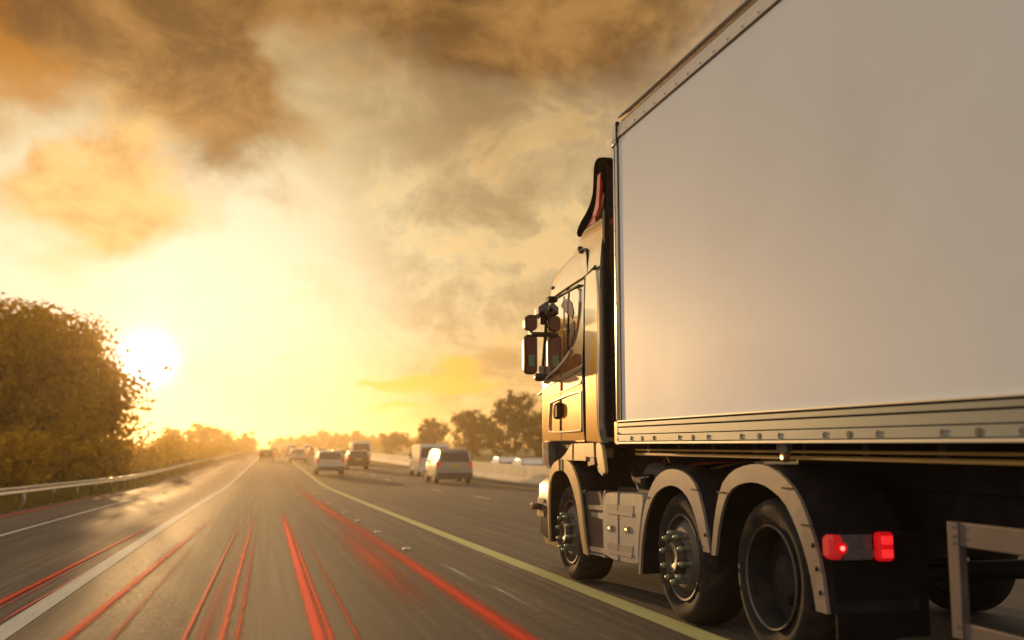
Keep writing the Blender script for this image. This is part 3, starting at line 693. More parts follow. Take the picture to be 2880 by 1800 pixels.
obj('side_web', MB().prism([(9.46, 3.31), (9.31, 3.345), (9.13, 3.415), (9.04, 3.44), (9.03, 3.33), (9.0, 3.28), (9.10, 3.335), (9.2, 3.325)], 3.05, 3.075), RED, dfl, 0)
obj('red_strip', MB().prism([(8.86, 3.75), (8.78, 3.76), (8.80, 3.6), (8.835, 3.44), (8.93, 3.375), (9.02, 3.40), (8.93, 3.48), (8.895, 3.57)], 3.02, 3.05, .004), RED, dfl, 20, label='bright red strut')
obj('back_plate', MB().prism([(9.05, 3.30), (8.9, 3.5), (8.84, 3.8), (8.55, 3.85), (8.50, 3.0), (8.58, 2.6)], 3.09, 3.12), BLACK, dfl, 0)
obj('back_strut', MB().tube([(3.04, 8.62, 3.78), (3.06, 8.60, 3.0)], .018, 8), BLACK, dfl)
# back of the cab in the gap
obj('cab_back_panel', MB().box(2.96, 5.3, 8.50, 8.56, 1.30, 3.34), BLACK, TU)
obj('red_back_panel', MB().box(3.02, 3.20, 8.46, 8.498, 1.95, 2.65), DRED, TU)
obj('red_back_panel', MB().box(3.00, 3.16, 8.46, 8.498, 2.78, 3.25), DRED, TU)
for i in range(3):
    obj('air_hose', MB().tube(smooth([(3.15 + .08 * i, 8.48, 2.86 - .2 * i), (3.1 + .08 * i, 8.36, 2.70 - .2 * i), (3.2 + .08 * i, 8.28, 2.4), (3.3, 8.4, 1.9), (3.3, 8.46, 1.5)], 2), .014, 8), (RED, BLACK, BLACK)[i], TU)
obj('exhaust_stack', MB().box(2.99, 3.06, 8.40, 8.46, 1.3, 3.2, .015), BLACK, TU)
obj('gap_lamp', MB().box(3.03, 3.045, 8.42, 8.435, 3.02, 3.035), AMBER, TU)
obj('cab_floor', MB().box(2.97, 5.33, 8.6, 10.6, 1.20, 1.265), DARK, TU)
# front lower valance and bumper
obj('front_valance', MB().loft([outline(2.96, 10.70, .34, 10.28, .985), outline(2.925, 10.79, .36, 10.24, 1.04), outline(2.92, 10.80, .36, 10.24, 1.262)]), CABP, TU, 40)
obj('bumper', MB().loft([outline(2.96, 10.86, .34, 10.18, .27), outline(2.925, 10.90, .34, 10.18, .32), outline(2.92, 10.93, .34, 10.18, .60), outline(2.925, 10.90, .34, 10.18, .82), outline(2.99, 10.80, .34, 10.18, .90)]), mat('dark_bumper', (.06, .045, .045), .4, .2, .2), TU, 40)
obj('fog_lamp', MB().loft([outline(2.912, 10.94, .34, 10.40, .485), outline(2.912, 10.94, .34, 10.40, .545)]), mat('gold_trim', (.62, .46, .20), .3, .5), TU, 40)
obj('bumper_strip', MB().loft([outline(2.912, 10.93, .34, 10.40, .632), outline(2.912, 10.93, .34, 10.40, .672)]), mat('pale_silver_trim', (.70, .64, .55), .25, .7), TU, 40)
obj('side_lamp', MB().box(2.84, 2.93, 10.55, 10.72, .55, .62, .02), mat('brown_lens', (.14, .06, .03), .3), TU)
obj('undertray', MB().loft([outline(2.98, 10.86, .34, 9.9, .20), outline(2.96, 10.88, .34, 9.9, .265)]), mat('gold_trim', (0, 0, 0)), TU, 40)
obj('arch_seam_panel', MB().prism([(10.24, 1.25), (10.24, 1.04), (10.19, .95), (10.0, 1.05), (9.8, 1.10), (9.6, 1.14), (9.5, 1.25)], 3.0, 3.05), DARK, TU)
# door step fairing under the cab, flap behind it
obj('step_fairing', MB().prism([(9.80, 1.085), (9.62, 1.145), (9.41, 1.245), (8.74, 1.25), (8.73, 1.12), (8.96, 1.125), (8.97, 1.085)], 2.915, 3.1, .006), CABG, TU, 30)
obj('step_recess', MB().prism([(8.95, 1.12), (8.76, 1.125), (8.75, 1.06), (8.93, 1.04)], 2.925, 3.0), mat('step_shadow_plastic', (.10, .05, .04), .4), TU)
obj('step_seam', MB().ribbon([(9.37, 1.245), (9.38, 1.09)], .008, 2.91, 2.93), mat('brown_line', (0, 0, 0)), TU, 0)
obj('side_flap', MB().prism(smooth([(8.64, 1.25), (8.51, 1.255), (8.46, 1.16), (8.405, 1.01), (8.41, .985), (8.47, .985), (8.60, 1.05), (8.64, 1.14)], 1), 2.905, 2.935, .006), CABG, TU, 30, label='sunset-tinted curved flap hanging behind the cab')
obj('flap_tip', MB().prism([(8.63, 1.055), (8.60, 1.0), (8.50, .965), (8.47, .985), (8.60, 1.05)], 2.91, 2.93), SKIRT, TU, 0)
# wheel arches
a1o = smooth([(10.11, .26), (10.16, .55), (10.14, .78), (10.08, .95), (9.97, 1.04), (9.78, 1.085), (9.59, 1.09), (9.39, 1.08), (9.27, 1.02), (9.16, .93), (9.07, .82), (9.01, .65), (8.95, .45), (8.87, .25)], 1)
a1i = smooth([(10.08, .27), (10.105, .55), (10.09, .76), (10.03, .89), (9.93, .955), (9.78, .985), (9.58, .985), (9.44, .94), (9.34, .87), (9.23, .77), (9.13, .61), (9.07, .44), (8.97, .26)], 1)
def arch(o_, i_, nm, m, x=2.885, depth=.55, lab=None):
    g_ = obj(nm, MB().band(o_, i_, x, x + .02), m, TU, 40, label=lab)
    o2 = [(a, b - .002) for a, b in o_]; i2 = [(a + (c - a) * .15, b + (d - b) * .15) for (a, b), (c, d) in zip(resample(o_, 22), resample(i_, 22))]
    obj('arch_liner', MB().band(resample(o2, 22), i2, x + .021, x + depth), DARK, g_, 40)
    return g_
fa = arch(a1o, a1i, 'front_arch', CABG, lab='sunset-tinted front wheel arch trim')
obj('arch_seam', MB().prism([(9.735, 1.095), (9.70, 1.095), (9.70, .975), (9.73, .975)], 2.880, 2.89), SEAL, fa, 0)
obj('arch_seam', MB().prism([(9.62, 1.096), (9.61, 1.096), (9.61, .975), (9.62, .975)], 2.880, 2.89), SEAL, fa, 0)
a2o = smooth([(7.58, .24), (7.55, .45), (7.48, .70), (7.36, .86), (7.22, .98), (7.05, 1.045), (6.87, 1.065), (6.65, 1.045), (6.50, .98), (6.42, .90), (6.34, .73), (6.27, .53)], 1)
a2i = smooth([(7.545, .24), (7.51, .46), (7.43, .66), (7.28, .83), (7.13, .905), (6.95, .945), (6.80, .94), (6.66, .90), (6.55, .83), (6.44, .66), (6.375, .53)], 1)
m2 = arch(a2o, a2i, 'mudguard', GUARD)
a3o = smooth([(6.25, .52), (6.21, .72), (6.12, .93), (6.03, 1.02), (5.89, 1.08), (5.70, 1.115), (5.50, 1.12), (5.34, 1.08), (5.20, 1.02), (5.10, .94), (5.0, .80), (4.90, .60), (4.86, .36)], 1)
a3i = smooth([(6.19, .52), (6.14, .70), (6.05, .87), (5.97, .94), (5.86, .985), (5.70, 1.01), (5.54, 1.005), (5.42, .975), (5.28, .92), (5.17, .81), (5.08, .68), (5.01, .53), (4.97, .36)], 1)
m3 = arch(a3o, a3i, 'mudguard', GUARD)
for (a, b, c) in ((7.40, .835, m2), (6.49, .93, m2), (6.08, .93, m3), (5.23, .99, m3), (5.03, .80, m3)):
    obj('guard_joint', MB().box(2.880, 2.89, a - .06, a + .06, b - .005, b + .005), SEAL, c, 0)
for (a, b) in ((6.34, .64), (4.98, .70), (4.95, .58), (4.92, .46)):
    obj('guard_bolt', MB().lathe([(0, -.008), (.012, -.006), (.014, .0)], (2.885, a, b), 10), SEAL, m3 if b != .64 else m2)
# side boxes between the arches
sb = obj('side_locker', MB().prism(smooth([(9.10, .50), (9.11, .70), (9.08, .795), (9.02, .815), (8.47, .83), (8.465, .28), (8.47, .27), (8.96, .25), (9.0, .27)], 1), 2.93, 3.35, .012), mat('dark_step_panel', (.07, .05, .045), .35, .2, .1), TU, 40)
S2 = lambda nm, pts, x0, x1, m, ins=.004: obj(nm, MB().prism(pts, x0, x1, ins), m, sb, 30)
S2('step_trim', [(8.92, .69), (8.50, .71), (8.50, .668), (8.91, .655)], 2.918, 2.935, mat('pale_silver_trim', (0, 0, 0)))
S2('step_trim', [(8.85, .632), (8.50, .645), (8.50, .59), (8.84, .595)], 2.922, 2.935, SKIRT)
S2('step_trim', [(8.975, .325), (8.48, .345), (8.48, .30), (8.97, .285)], 2.918, 2.935, mat('pale_silver_trim', (0, 0, 0)))
obj('locker_rim', MB().ribbon(smooth([(9.06, .25), (9.11, .5), (9.12, .72), (9.08, .80), (9.0, .82)], 1), .018, 2.918, 2.95), SKIRT, sb, 0)
obj('locker_rim', MB().ribbon([(8.97, .262), (8.46, .282)], .014, 2.918, 2.95), SKIRT, sb, 0)
obj('locker_rim', MB().ribbon(smooth([(8.455, .27), (8.455, .76), (8.44, .82), (8.40, .84)], 1), .02, 2.905, 2.95), SKIRT, sb, 0)
bx = obj('side_box', MB().prism(smooth([(8.425, .30), (8.43, .57), (8.43, .74), (8.40, .815), (8.34, .835), (8.0, .845), (7.56, .86), (7.49, .85), (7.475, .80), (7.53, .68), (7.585, .5), (7.60, .36), (7.59, .30), (7.9, .28), (8.2, .275)], 1), 2.895, 3.4, .014), SKIRT, TU, 35, label='light grey tool box with two small lit amber lamps')
obj('box_seam', MB().ribbon(smooth([(8.03, .86), (8.055, .80), (8.06, .60), (8.055, .28)], 1), .008, 2.891, 2.9), SEAL, bx, 0)
rec = mat('recess_grey', (.17, .15, .13), .5)
for pts in ([(8.33, .735), (7.69, .755), (7.71, .665), (8.33, .655)], [(8.33, .415), (7.72, .435), (7.74, .345), (8.33, .325)]):
    obj('box_recess', MB().prism(pts, 2.892, 2.90), rec, bx, 0)
    obj('recess_edge', MB().prism([(pts[3][0], pts[3][1] + .03), (pts[2][0], pts[2][1] + .03), pts[2], pts[3]], 2.888, 2.895, .002), mat('recess_light', (.42, .37, .30), .35, .2), bx, 0)
for (a, b, c, d) in ((8.20, 8.315, .51, .565), (7.795, 7.905, .53, .585)):
    obj('lamp_frame', MB().box(2.886, 2.9, a, b, c, d, .004), mat('lamp_frame', (.30, .22, .12), .4, .4), bx, 30)
    l = obj('amber_lamp', MB().box(2.883, 2.888, a + .02, b - .02, c + .01, d - .01, .002), mat('amber_lens_dim2', (.6, .28, .06), .3), bx, 30)
    obj('amber_bulb', MB().box(2.880, 2.885, a + .04, b - .04, c + .02, d - .02, .002), AMBER_HOT, l, 30)
# valve cluster on top of the frame
vc = obj('valve_block', MB().box(3.0, 3.08, 7.70, 7.82, .90, 1.0, .01), BLACK, TU)
obj('valve_lever', MB().tube([(2.97, 7.78, .88), (2.96, 7.84, .96), (3.02, 7.68, .98)], .006, 6), ALU_B, vc)
obj('frame_cover', MB().box(3.02, 3.4, 7.5, 8.4, .83, .88, .01), DARK, TU)
# chassis
for x in (3.68, 4.50): obj('frame_rail', MB().box(x, x + .09, 4.3, 10.4, .72, .97), DARK, TU)
for y in (9.3, 8.0, 6.2, 5.0, 4.35): obj('frame_cross_member', MB().box(3.77, 4.50, y, y + .1, .75, .95), DARK, TU)
obj('fifth_wheel', MB().box(3.65, 4.65, 5.3, 6.3, .975, 1.06, .03), DARK, TU)
obj('engine_block', MB().box(3.7, 4.6, 8.9, 10.5, .55, 1.19, .05), DARK, TU)
for y, z in ((9.60, .398), (6.86, .442), (5.545, .46)): obj('axle', MB().tube([(3.1, y, z), (5.2, y, z)], .06, 10), DARK, TU)
at = obj('air_tank', MB().tube([(3.30, 7.35, .98), (3.30, 8.25, .98)], .10, 20), mat('grey_tank', (.10, .09, .085), .5, .2, .2), TU, 40)
for k in (7.55, 8.05): obj('tank_strap', MB().lathe([(.103, -.012), (.106, -.01), (.106, .01), (.103, .012)], (3.30, k, .98), 8), SEAL, at)
for k in range(4):
    obj('cable', MB().tube(smooth([(3.5, 8.5, 1.10 + .02 * k), (3.3 + .05 * k, 8.2, 1.02), (3.2 + .08 * k, 7.6, 1.10 - .03 * k), (3.5, 7.0, 1.12), (3.6, 6.4, 1.13)], 2), .010, 6), (BLACK, RED, BLACK, mat('yellow_cable', (.4, .25, .03), .5))[k], TU)
# wheels
def make_wheel(kind, c, parent):
    cx_, cy_, cz_ = c
    prof = [(.315, .04), (.30, .02), (.302, 0), (.33, -.012), (.37, -.03), (.41, -.028), (.435, -.012), (.452, .02), (.46, .05), (.462, .15), (.46, .25), (.44, .29), (.33, .30)]
    ty = obj('tyre', MB().lathe([(r, x + .03) for r, x in prof], c, 64), TYRE, parent, 40)
    for k in range(0): pass
    if kind == 'steer':
        rp = [(.05, -.06), (.10, -.065), (.115, -.045), (.13, .00), (.155, .012), (.205, .012), (.215, .02), (.25, .05), (.275, .075), (.285, .05), (.287, .015), (.300, .012), (.302, .03)]
        obj('rim', MB().lathe(rp[3:], c, 64), RIM, ty, 35)
        obj('hub', MB().lathe([(0, -.05), (.04, -.052), (.05, -.06)] + rp[1:4] + [(.15, .011)], c, 40), mat('greasy_hub', (.05, .04, .03), .5, .4, .3, 20, .1, 40, (1, 1, 1), (.12, .08, .05), 9, .6), ty, 35)
        for i in range(10):
            a = 2 * math.pi * (i + .3) / 10
            obj('wheel_nut', MB().lathe([(0, -.085), (.012, -.082), (.020, -.068), (.021, -.045), (.016, -.04), (.017, .012)], (cx_, cy_ + .168 * math.cos(a), cz_ + .168 * math.sin(a)), 12), NUT, ty, 50)
        for i in range(8):
            a = 2 * math.pi * (i + .5) / 8
            obj('rim_hole', MB().lathe([(0, 0), (.018, .001), (.02, .003)], (cx_ + .045, cy_ + .238 * math.cos(a), cz_ + .238 * math.sin(a)), 12), SEAL, ty, 50)
    else:
        rp = [(.302, .03), (.300, .008), (.288, .008), (.280, .03), (.272, .16), (.25, .175), (.17, .18), (.15, .16), (.12, .10), (.06, .09), (0, .09)]
        obj('rim', MB().lathe(rp, c, 64), RIMD, ty, 35)
        obj('rim_lip', MB().lathe([(.289, .006), (.298, -.004), (.304, .008)], c, 64), RIM, ty, 50)
        for i in range(10):
            a = 2 * math.pi * i / 10
            obj('wheel_nut', MB().lathe([(0, .145), (.014, .15), (.015, .18)], (cx_, cy_ + .168 * math.cos(a), cz_ + .168 * math.sin(a)), 10), RIMD, ty, 50)
    return ty
make_wheel('steer', (2.945, 9.60, .398), TU)
make_wheel('steer', (2.925, 6.86, .442), TU)
make_wheel('drive', (2.925, 5.545, .462), TU)
make_wheel('drive', (3.235, 5.545, .462), TU)
for y, z in ((9.6, .398), (6.86, .442), (5.545, .462)):
    obj('tyre', MB().lathe([(.30, 0), (.44, 0), (.46, .05), (.46, .25), (.44, .3), (.3, .3)], (5.07, y, z), 40), TYRE, TU, 40)
# tail lamps at the end of the tractor frame
tl = obj('tail_lamp', MB().box(3.165, 3.262, 4.80, 4.86, .625, .775, .015), REDLAMP, TU, 30, label='lit rectangular red tail lamp')
for z in (.665, .735): obj('lamp_bulb', MB().box(3.18, 3.247, 4.792, 4.80, z - .022, z + .022, .004), mat('lit_red_bulb_soft', (1, .1, .1), .3, emit=(1, .015, .02), estr=.8), tl)
t2 = obj('side_tail_lamp', MB().box(2.885, 2.965, 4.80, 4.90, .64, .765, .02), mat('dim_red_lens', (.30, .02, .02), .3, emit=(.5, .01, .01), estr=.6), TU, 30, label='round lit red lamp')
obj('lamp_bulb', MB().tube([(2.945, 4.79, .70), (2.945, 4.80, .70)], .030, 20), REDLAMP, t2)
obj('lamp_core', MB().tube([(2.945, 4.784, .70), (2.945, 4.79, .70)], .012, 16), REDHOT, t2)
obj('lamp_bracket', MB().prism([(4.86, .63), (4.86, .76), (4.88, .76), (4.88, .63)], 2.96, 3.165), BRKT, TU)
bb = MB(); P_ = smooth([(2.97, .765), (3.0, .76), (3.02, .71), (3.06, .695), (3.163, .69), (3.163, .635), (2.98, .635)], 1)
bb.v = [(x, 4.84, z) for x, z in P_] + [(x, 4.86, z) for x, z in P_]; q = len(P_)
bb.f = [tuple(range(q)), tuple(range(2 * q - 1, q - 1, -1))] + [(i, (i + 1) % q, q + (i + 1) % q, q + i) for i in range(q)]
obj('lamp_bracket', bb, BRKT, TU, 30)
obj('mud_flap', MB().box(2.95, 3.5, 4.87, 4.89, .22, .75), BLACK, TU)
obj('tail_bar', MB().box(2.95, 5.3, 4.90, 4.96, .62, .76), DARK, TU)

# ------------------------------------------------------------------ cars and vans
PAINT = {
 'white': mat('white_car_paint', (.66, .63, .56), .25, 0, .03, 2, coat=.6), 'silver': mat('silver_car_paint', (.42, .39, .33), .28, .5, .05, 2, coat=.6),
 'dark': mat('dark_car_paint', (.07, .05, .03), .25, .3, .1, 2, coat=.6), 'gold': mat('champagne_car_paint', (.40, .32, .18), .28, .4, .05, 2, coat=.6), 'red': mat('red_car_paint', (.35, .03, .02), .28, 0, .05, 2, coat=.6)}
TAIL = mat('tail_lens', (.45, .02, .015), .25, emit=(.8, .03, .02), estr=.25)
PLATE = mat('yellow_plate', (.62, .45, .05), .5); WPLATE = mat('white_plate', (.7, .7, .66), .5)
def make_car(x, y, L, W, H, kind, paint, label, away=True, group=None, z=None, detail=True, cat='car'):
    """origin at the middle of the tail (nearest end); the body runs away in +y"""
    z0 = gz(y) if z is None else z
    yaw = -math.atan(.012 if y > 60 else .0002 * y) + (0 if away else math.pi)
    yy = y if away else y + L
    t = empty({'car': 'car', 'van': 'van', 'lorry': 'lorry'}[cat], (0, 0, 0), label=label, cat=cat, group=group)
    P = PAINT[paint]; w = W / 2
    if kind == 'suv':   st = [(0, .93, .42, .60, None), (.06, .985, .34, .62, None), (.12, 1, .30, .64, .93), (.55, 1, .28, .66, .99), (.58 * L, 1, .28, .64, 1.0), (.66 * L, 1, .28, .62, .95), (.76 * L, .98, .28, .60, None), (.95 * L, .93, .32, .50, None), (L, .82, .40, .44, None)]
    elif kind == 'mpv': st = [(0, .93, .40, .58, None), (.05, .985, .30, .60, None), (.09, 1, .28, .60, .93), (.35, 1, .26, .62, .995), (.60 * L, 1, .26, .60, 1.0), (.70 * L, 1, .26, .58, .94), (.84 * L, .98, .28, .54, None), (.96 * L, .92, .32, .46, None), (L, .80, .38, .40, None)]
    elif kind == 'van': st = [(0, .95, .30, .55, None), (.03, 1, .26, .55, .96), (.10, 1, .25, .55, 1.0), (.72 * L, 1, .25, .55, 1.0), (.80 * L, 1, .25, .55, .95), (.92 * L, .97, .26, .50, None), (L, .86, .34, .42, None)]
    else:               st = [(0, .90, .42, .56, None), (.06, .97, .34, .62, None), (.14 * L, 1, .28, .64, None), (.26 * L, 1, .26, .64, .90), (.36 * L, 1, .26, .64, .985), (.56 * L, 1, .26, .63, 1.0), (.70 * L, 1, .26, .62, .86), (.78 * L, .99, .26, .60, None), (.95 * L, .92, .32, .52, None), (L, .80, .40, .44, None)]
    rings = []
    for (sy, sw, zl, zb, zt) in st:
        b = zb * H; l = zl; ww = w * sw
        tp = (zt * H if zt else b + .02); tw = ww * (.80 if kind != 'van' else .93) if zt else ww * .93
        half = [(ww * .90, l), (ww * .99, l + .10), (ww, (l + b) / 2), (ww * .985, b), (ww * .95 if not zt else tw + (ww * .95 - tw) * .5, b + (tp - b) * .45), (tw, tp - .05 * (1 if zt else .2)), (tw * .82, tp)]
        rings.append([(a, sy, c) for a, c in half] + [(-a, sy, c) for a, c in reversed(half)])
    body = obj('body', MB().loft(rings), P, t, 38)
    b = [s_[3] for s_ in st]; zb = st[2][3] * H
    # glass: rear screen, side glass
    top = H * .95; rw = w * (.78 if kind != 'van' else .86)
    if kind in ('suv', 'mpv', 'van'):
        gy0 = -.012 if kind == 'van' else -.0
        y_b, y_t = {'suv': (.035, .10), 'mpv': (.03, .07), 'van': (-.005, .02)}[kind]
        z_b, z_t = zb + .05, H * .90
        q = [(-rw * 1.04, z_b), (rw * 1.04, z_b), (rw * .92, z_t), (-rw * .92, z_t)]
        gl = MB(); gl.v = [(q[0][0], y_b - .02, q[0][1]), (q[1][0], y_b - .02, q[1][1]), (q[2][0], y_t - .02, q[2][1]), (q[3][0], y_t - .02, q[3][1])] + [(a, yq + .06, c) for (a, c), yq in zip(q, (y_b, y_b, y_t, y_t))]
        gl.f = [(0, 1, 2, 3), (4, 7, 6, 5), (0, 4, 5, 1), (1, 5, 6, 2), (2, 6, 7, 3), (3, 7, 4, 0)]
        obj('rear_window', gl, CARGLASS, t, 0)
    else:
        y_b, y_t, z_b, z_t = .15 * L, .30 * L, zb + .03, H * .93
        gl = MB(); gl.v = [(-rw, y_b, z_b + .02), (rw, y_b, z_b + .02), (rw * .9, y_t, z_t), (-rw * .9, y_t, z_t)]; gl.f = [(0, 1, 2, 3)]
        o = obj('rear_window', gl, CARGLASS, t, 0); sd_ = o.modifiers.new('thick', 'SOLIDIFY'); sd_.thickness = .03; sd_.offset = 1
    if kind == 'saloon' or detail:
        # windscreen at the nose end (seen on oncoming cars)
        y_b, y_t = (.80 if kind != 'van' else .93) * L, (.66 if kind == 'suv' else .70 if kind != 'saloon' else .60) * L
        z_t = H * .95
        gl = MB(); gl.v = [(-w * .86, y_b, zb - .0), (w * .86, y_b, zb - .0), (w * .72, y_t, z_t), (-w * .72, y_t, z_t)]; gl.f = [(0, 1, 2, 3)]
        o = obj('windscreen', gl, CARGLASS, t, 0); sd_ = o.modifiers.new('thick', 'SOLIDIFY'); sd_.thickness = .03; sd_.offset = 0
    ya, yb_ = {'suv': (.30, .66), 'mpv': (.25, .70), 'van': (.72, .86), 'saloon': (.24, .72)}[kind]
    for s_ in (-1, 1):
        gl = MB(); a0 = w * .985; a1 = w * .835 if kind != 'van' else w * .955
        zt_ = H * .91
        yq = (ya * L if kind != 'suv' else .16 * L, yb_ * L + .35)
        gl.v = [(s_ * a0, yq[0], zb + .04), (s_ * a0, yq[1], zb + .03), (s_ * a1, yb_ * L, zt_), (s_ * a1, yq[0] + .12, zt_)]; gl.f = [(0, 1, 2, 3)]
        o = obj('side_window', gl, CARGLASS, t, 0); sd_ = o.modifiers.new('thick', 'SOLIDIFY'); sd_.thickness = .02; sd_.offset = 0
        zl_ = zb - .18 * H / 1.5
        if kind == 'van': obj('tail_light', MB().box(s_ * w * .90, s_ * w * .99, -.012, .03, .75, 1.15, .01), TAIL, t)
        else: obj('tail_light', MB().box(s_ * w * .74, s_ * w * .97, -.01 if kind != 'saloon' else -.005, .07, zl_ - .02, zl_ + (.26 if kind != 'saloon' else .14), .02), TAIL, t)
        if kind in ('suv', 'mpv') and detail: obj('roof_rail', MB().tube([(s_ * w * .70, .4, H * .99), (s_ * w * .70, .5, H * 1.03), (s_ * w * .70, .60 * L, H * 1.03), (s_ * w * .70, .66 * L, H)], .018, 6), ALU, t)
        obj('side_mirror', MB().box(s_ * w * 1.0, s_ * w * 1.13, .70 * L, .70 * L + .12, zb - .02, zb + .13, .02), P, t)
    if kind != 'saloon' or detail:
        obj('rear_bumper', MB().box(-w * .96, w * .96, -.06, .10, .33, .58, .04), mat('bumper_plastic', (.05, .045, .04), .5) if kind != 'van' else P, t)
        obj('number_plate', MB().box(-.26, .26, -.035 if kind != 'van' else -.03, 0.02, zb - .22 if kind != 'van' else .70, zb - .11 if kind != 'van' else .81), PLATE if away else WPLATE, t)
    if kind in ('suv', 'mpv'):
        obj('tailgate_trim', MB().box(-.42, .42, -.03, .03, zb - .06, zb - .03), ALU_B, t)
        obj('wiper', MB().box(-.01, .30, -.03, .02, zb + .07, zb + .085), SEAL, t)
        obj('roof_spoiler', MB().box(-w * .70, w * .70, -.02, .30, H * .945, H * .975, .01), P, t)
    if kind == 'mpv' and detail:
        em = MB().lathe([(.050, 0), (.055, -.006), (.060, 0)], (0, 0, 0), 20)
        for k_ in range(3):
            a_ = 2 * math.pi * k_ / 3; em.tube([(0, 0, 0), (0, .052 * math.sin(a_), .052 * math.cos(a_))], .006, 5)
        em.v = [(y_, x_ - .034, z_ + zb + .01) for x_, y_, z_ in em.v]
        obj('emblem', em, ALU_B, t)
    if kind == 'mpv': obj('roof_aerial', MB().tube([(0, .5, H), (0, .45, H + .09)], .008, 6), SEAL, t)
    if kind == 'van':
        obj('door_gap', MB().box(-.008, .008, -.006, .01, .4, H * .92), SEAL, t)
    for s_ in (-1, 1):
        for yw in (.19 * L, .81 * L):
            wh = obj('wheel', MB().lathe([(0, -.01), (.2, -.005), (.22, .01), (.30, -.012), (.325, .01), (.33, .05), (.33, .17), (.31, .2), (0, .2)], (w * .99 if s_ > 0 else -w * .99, yw, .33), 24), TYRE, t, 40)
            if s_ > 0:
                for v_ in wh.data.vertices: v_.co.x = 2 * w * .99 - v_.co.x
            obj('hub_cap', MB().tube([(s_ * (w * .99 + .0), yw, .33), (s_ * (w * .99 + .014), yw, .33)], .19, 16), RIM, wh)
    if not away:
        for s_ in (-1, 1): obj('headlight', MB().box(s_ * w * .60, s_ * w * .90, L - .12, L - .0, .60, .74, .03), mat('headlight_lens', (.7, .7, .66), .15), t)
    t.location = (x, yy, z0 + .005); t.rotation_euler = (0, 0, yaw)
    return t
CG = 'cars driving ahead on the carriageway'
make_car(4.55, 67.5, 4.5, 1.86, 1.60, 'suv', 'white', 'white estate car just ahead, left of the dark hatchback, seen from behind', group=CG)
make_car(7.8, 83, 4.2, 1.80, 1.52, 'suv', 'dark', 'dark hatchback right of the white estate car, seen from behind', group=CG)
make_car(9.55, 50.5, 4.4, 1.86, 1.76, 'mpv', 'silver', 'tall silver people carrier nearest the concrete barrier, seen from behind', group=CG)
make_car(10.7, 63.5, 5.0, 1.98, 2.02, 'van', 'white', 'white panel van directly in front of the silver people carrier', group=CG, cat='van')
make_car(10.45, 108, 6.0, 2.0, 2.35, 'van', 'white', 'white high roofed van rising behind the dark hatchback', group=CG, cat='van')
make_car(8.55, 112, 4.3, 1.8, 1.5, 'suv', 'gold', 'pale gold car seen in the gap between the white and dark cars', group=CG)
make_car(.95, 130, 4.3, 1.8, 1.45, 'suv', 'dark', 'small dark car far ahead in the middle of our own lane', group=CG)
far = [(3.9, 118, 'white', 'suv', 'distant white car first in the queue left of the white estate car'), (4.4, 140, 'gold', 'mpv', 'distant gold car second in the queue behind the first white one'),
       (4.2, 162, 'silver', 'suv', 'distant silver car third in the far queue'), (4.9, 185, 'white', 'van', 'distant white van in the nearer far lane'), (4.4, 210, 'dark', 'suv', 'distant dark car in the far queue'),
       (8.3, 150, 'white', 'mpv', 'distant white people carrier between the white and dark cars'), (8.4, 178, 'red', 'suv', 'distant red car in the far queue'), (8.6, 205, 'white', 'van', 'distant white van in the right hand far lane'),
       (1.9, 190, 'white', 'suv', 'tiny white car right of the small dark one in our lane'), (2.3, 235, 'silver', 'mpv', 'tiny silver car near the vanishing point'), (5.6, 245, 'white', 'suv', 'tiny white car near the end of the queue'), (2.6, 280, 'white', 'van', 'farthest white van at the vanishing point')]
for (x, y, p, k, lb) in far:
    make_car(x + cx(y) * .4, y, 4.4, 1.82, 2.1 if k == 'van' else 1.55, k, p, lb, group='far vehicles in the queue ahead', cat='van' if k == 'van' else 'car', detail=False)
make_car(16.6, 66, 4.6, 1.85, 1.45, 'saloon', 'white', 'white saloon car coming the other way behind the barrier', away=False, z=gz(66) - .26, group='oncoming cars behind the barrier')
make_car(17.9, 71.5, 4.5, 1.82, 1.35, 'saloon', 'silver', 'grey saloon car tucked behind the white oncoming one', away=False, z=gz(66) - .27, group='oncoming cars behind the barrier')
make_car(16.1, 58, 4.6, 1.85, 1.45, 'saloon', 'white', 'white oncoming car half hidden by the lorry cab', away=False, z=gz(58) - .26, group='oncoming cars behind the barrier')
make_car(16.2, 100, 4.5, 1.82, 1.42, 'saloon', 'gold', 'small pale oncoming car beyond the barrier, left of the people carrier', away=False, z=gz(66) - .27, group='oncoming cars behind the barrier')
make_car(17.0, 22, 4.6, 1.85, 1.45, 'saloon', 'white', 'white oncoming car glimpsed under the trailer', away=False, z=gz(22) - .26, group='oncoming cars behind the barrier')

# ------------------------------------------------------------------ trees
def leafmat(name, c1, c2, tr=.5):
    m = bpy.data.materials.new(name); m.use_nodes = True; t = m.node_tree; h = NG(t); t.nodes.clear()
    co = h.n('ShaderNodeTexCoord').outputs['Object']
    rn = h.noise(co, 1.2, 4, .6)
    c = h.mix(h.sstep(rn, .35, .65), c1, c2)
    d = h.n('ShaderNodeBsdfDiffuse'); h.put(d.inputs[0], c)
    tl_ = h.n('ShaderNodeBsdfTranslucent'); h.put(tl_.inputs[0], h.mix(1.0, c, (1.5, 1.3, .6), 'MULTIPLY'))
    mx = h.n('ShaderNodeMixShader'); mx.inputs[0].default_value = tr
    t.links.new(d.outputs[0], mx.inputs[1]); t.links.new(tl_.outputs[0], mx.inputs[2])
    out = h.n('ShaderNodeOutputMaterial'); t.links.new(mx.outputs[0], out.inputs[0])
    return m
LEAF_A = leafmat('golden_green_leaves', (.30, .19, .014), (.46, .30, .022), .68)
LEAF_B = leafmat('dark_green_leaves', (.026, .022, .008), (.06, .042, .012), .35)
BARK = mat('bark', (.06, .042, .028), .9, 0, .3, 6, .4, 20)
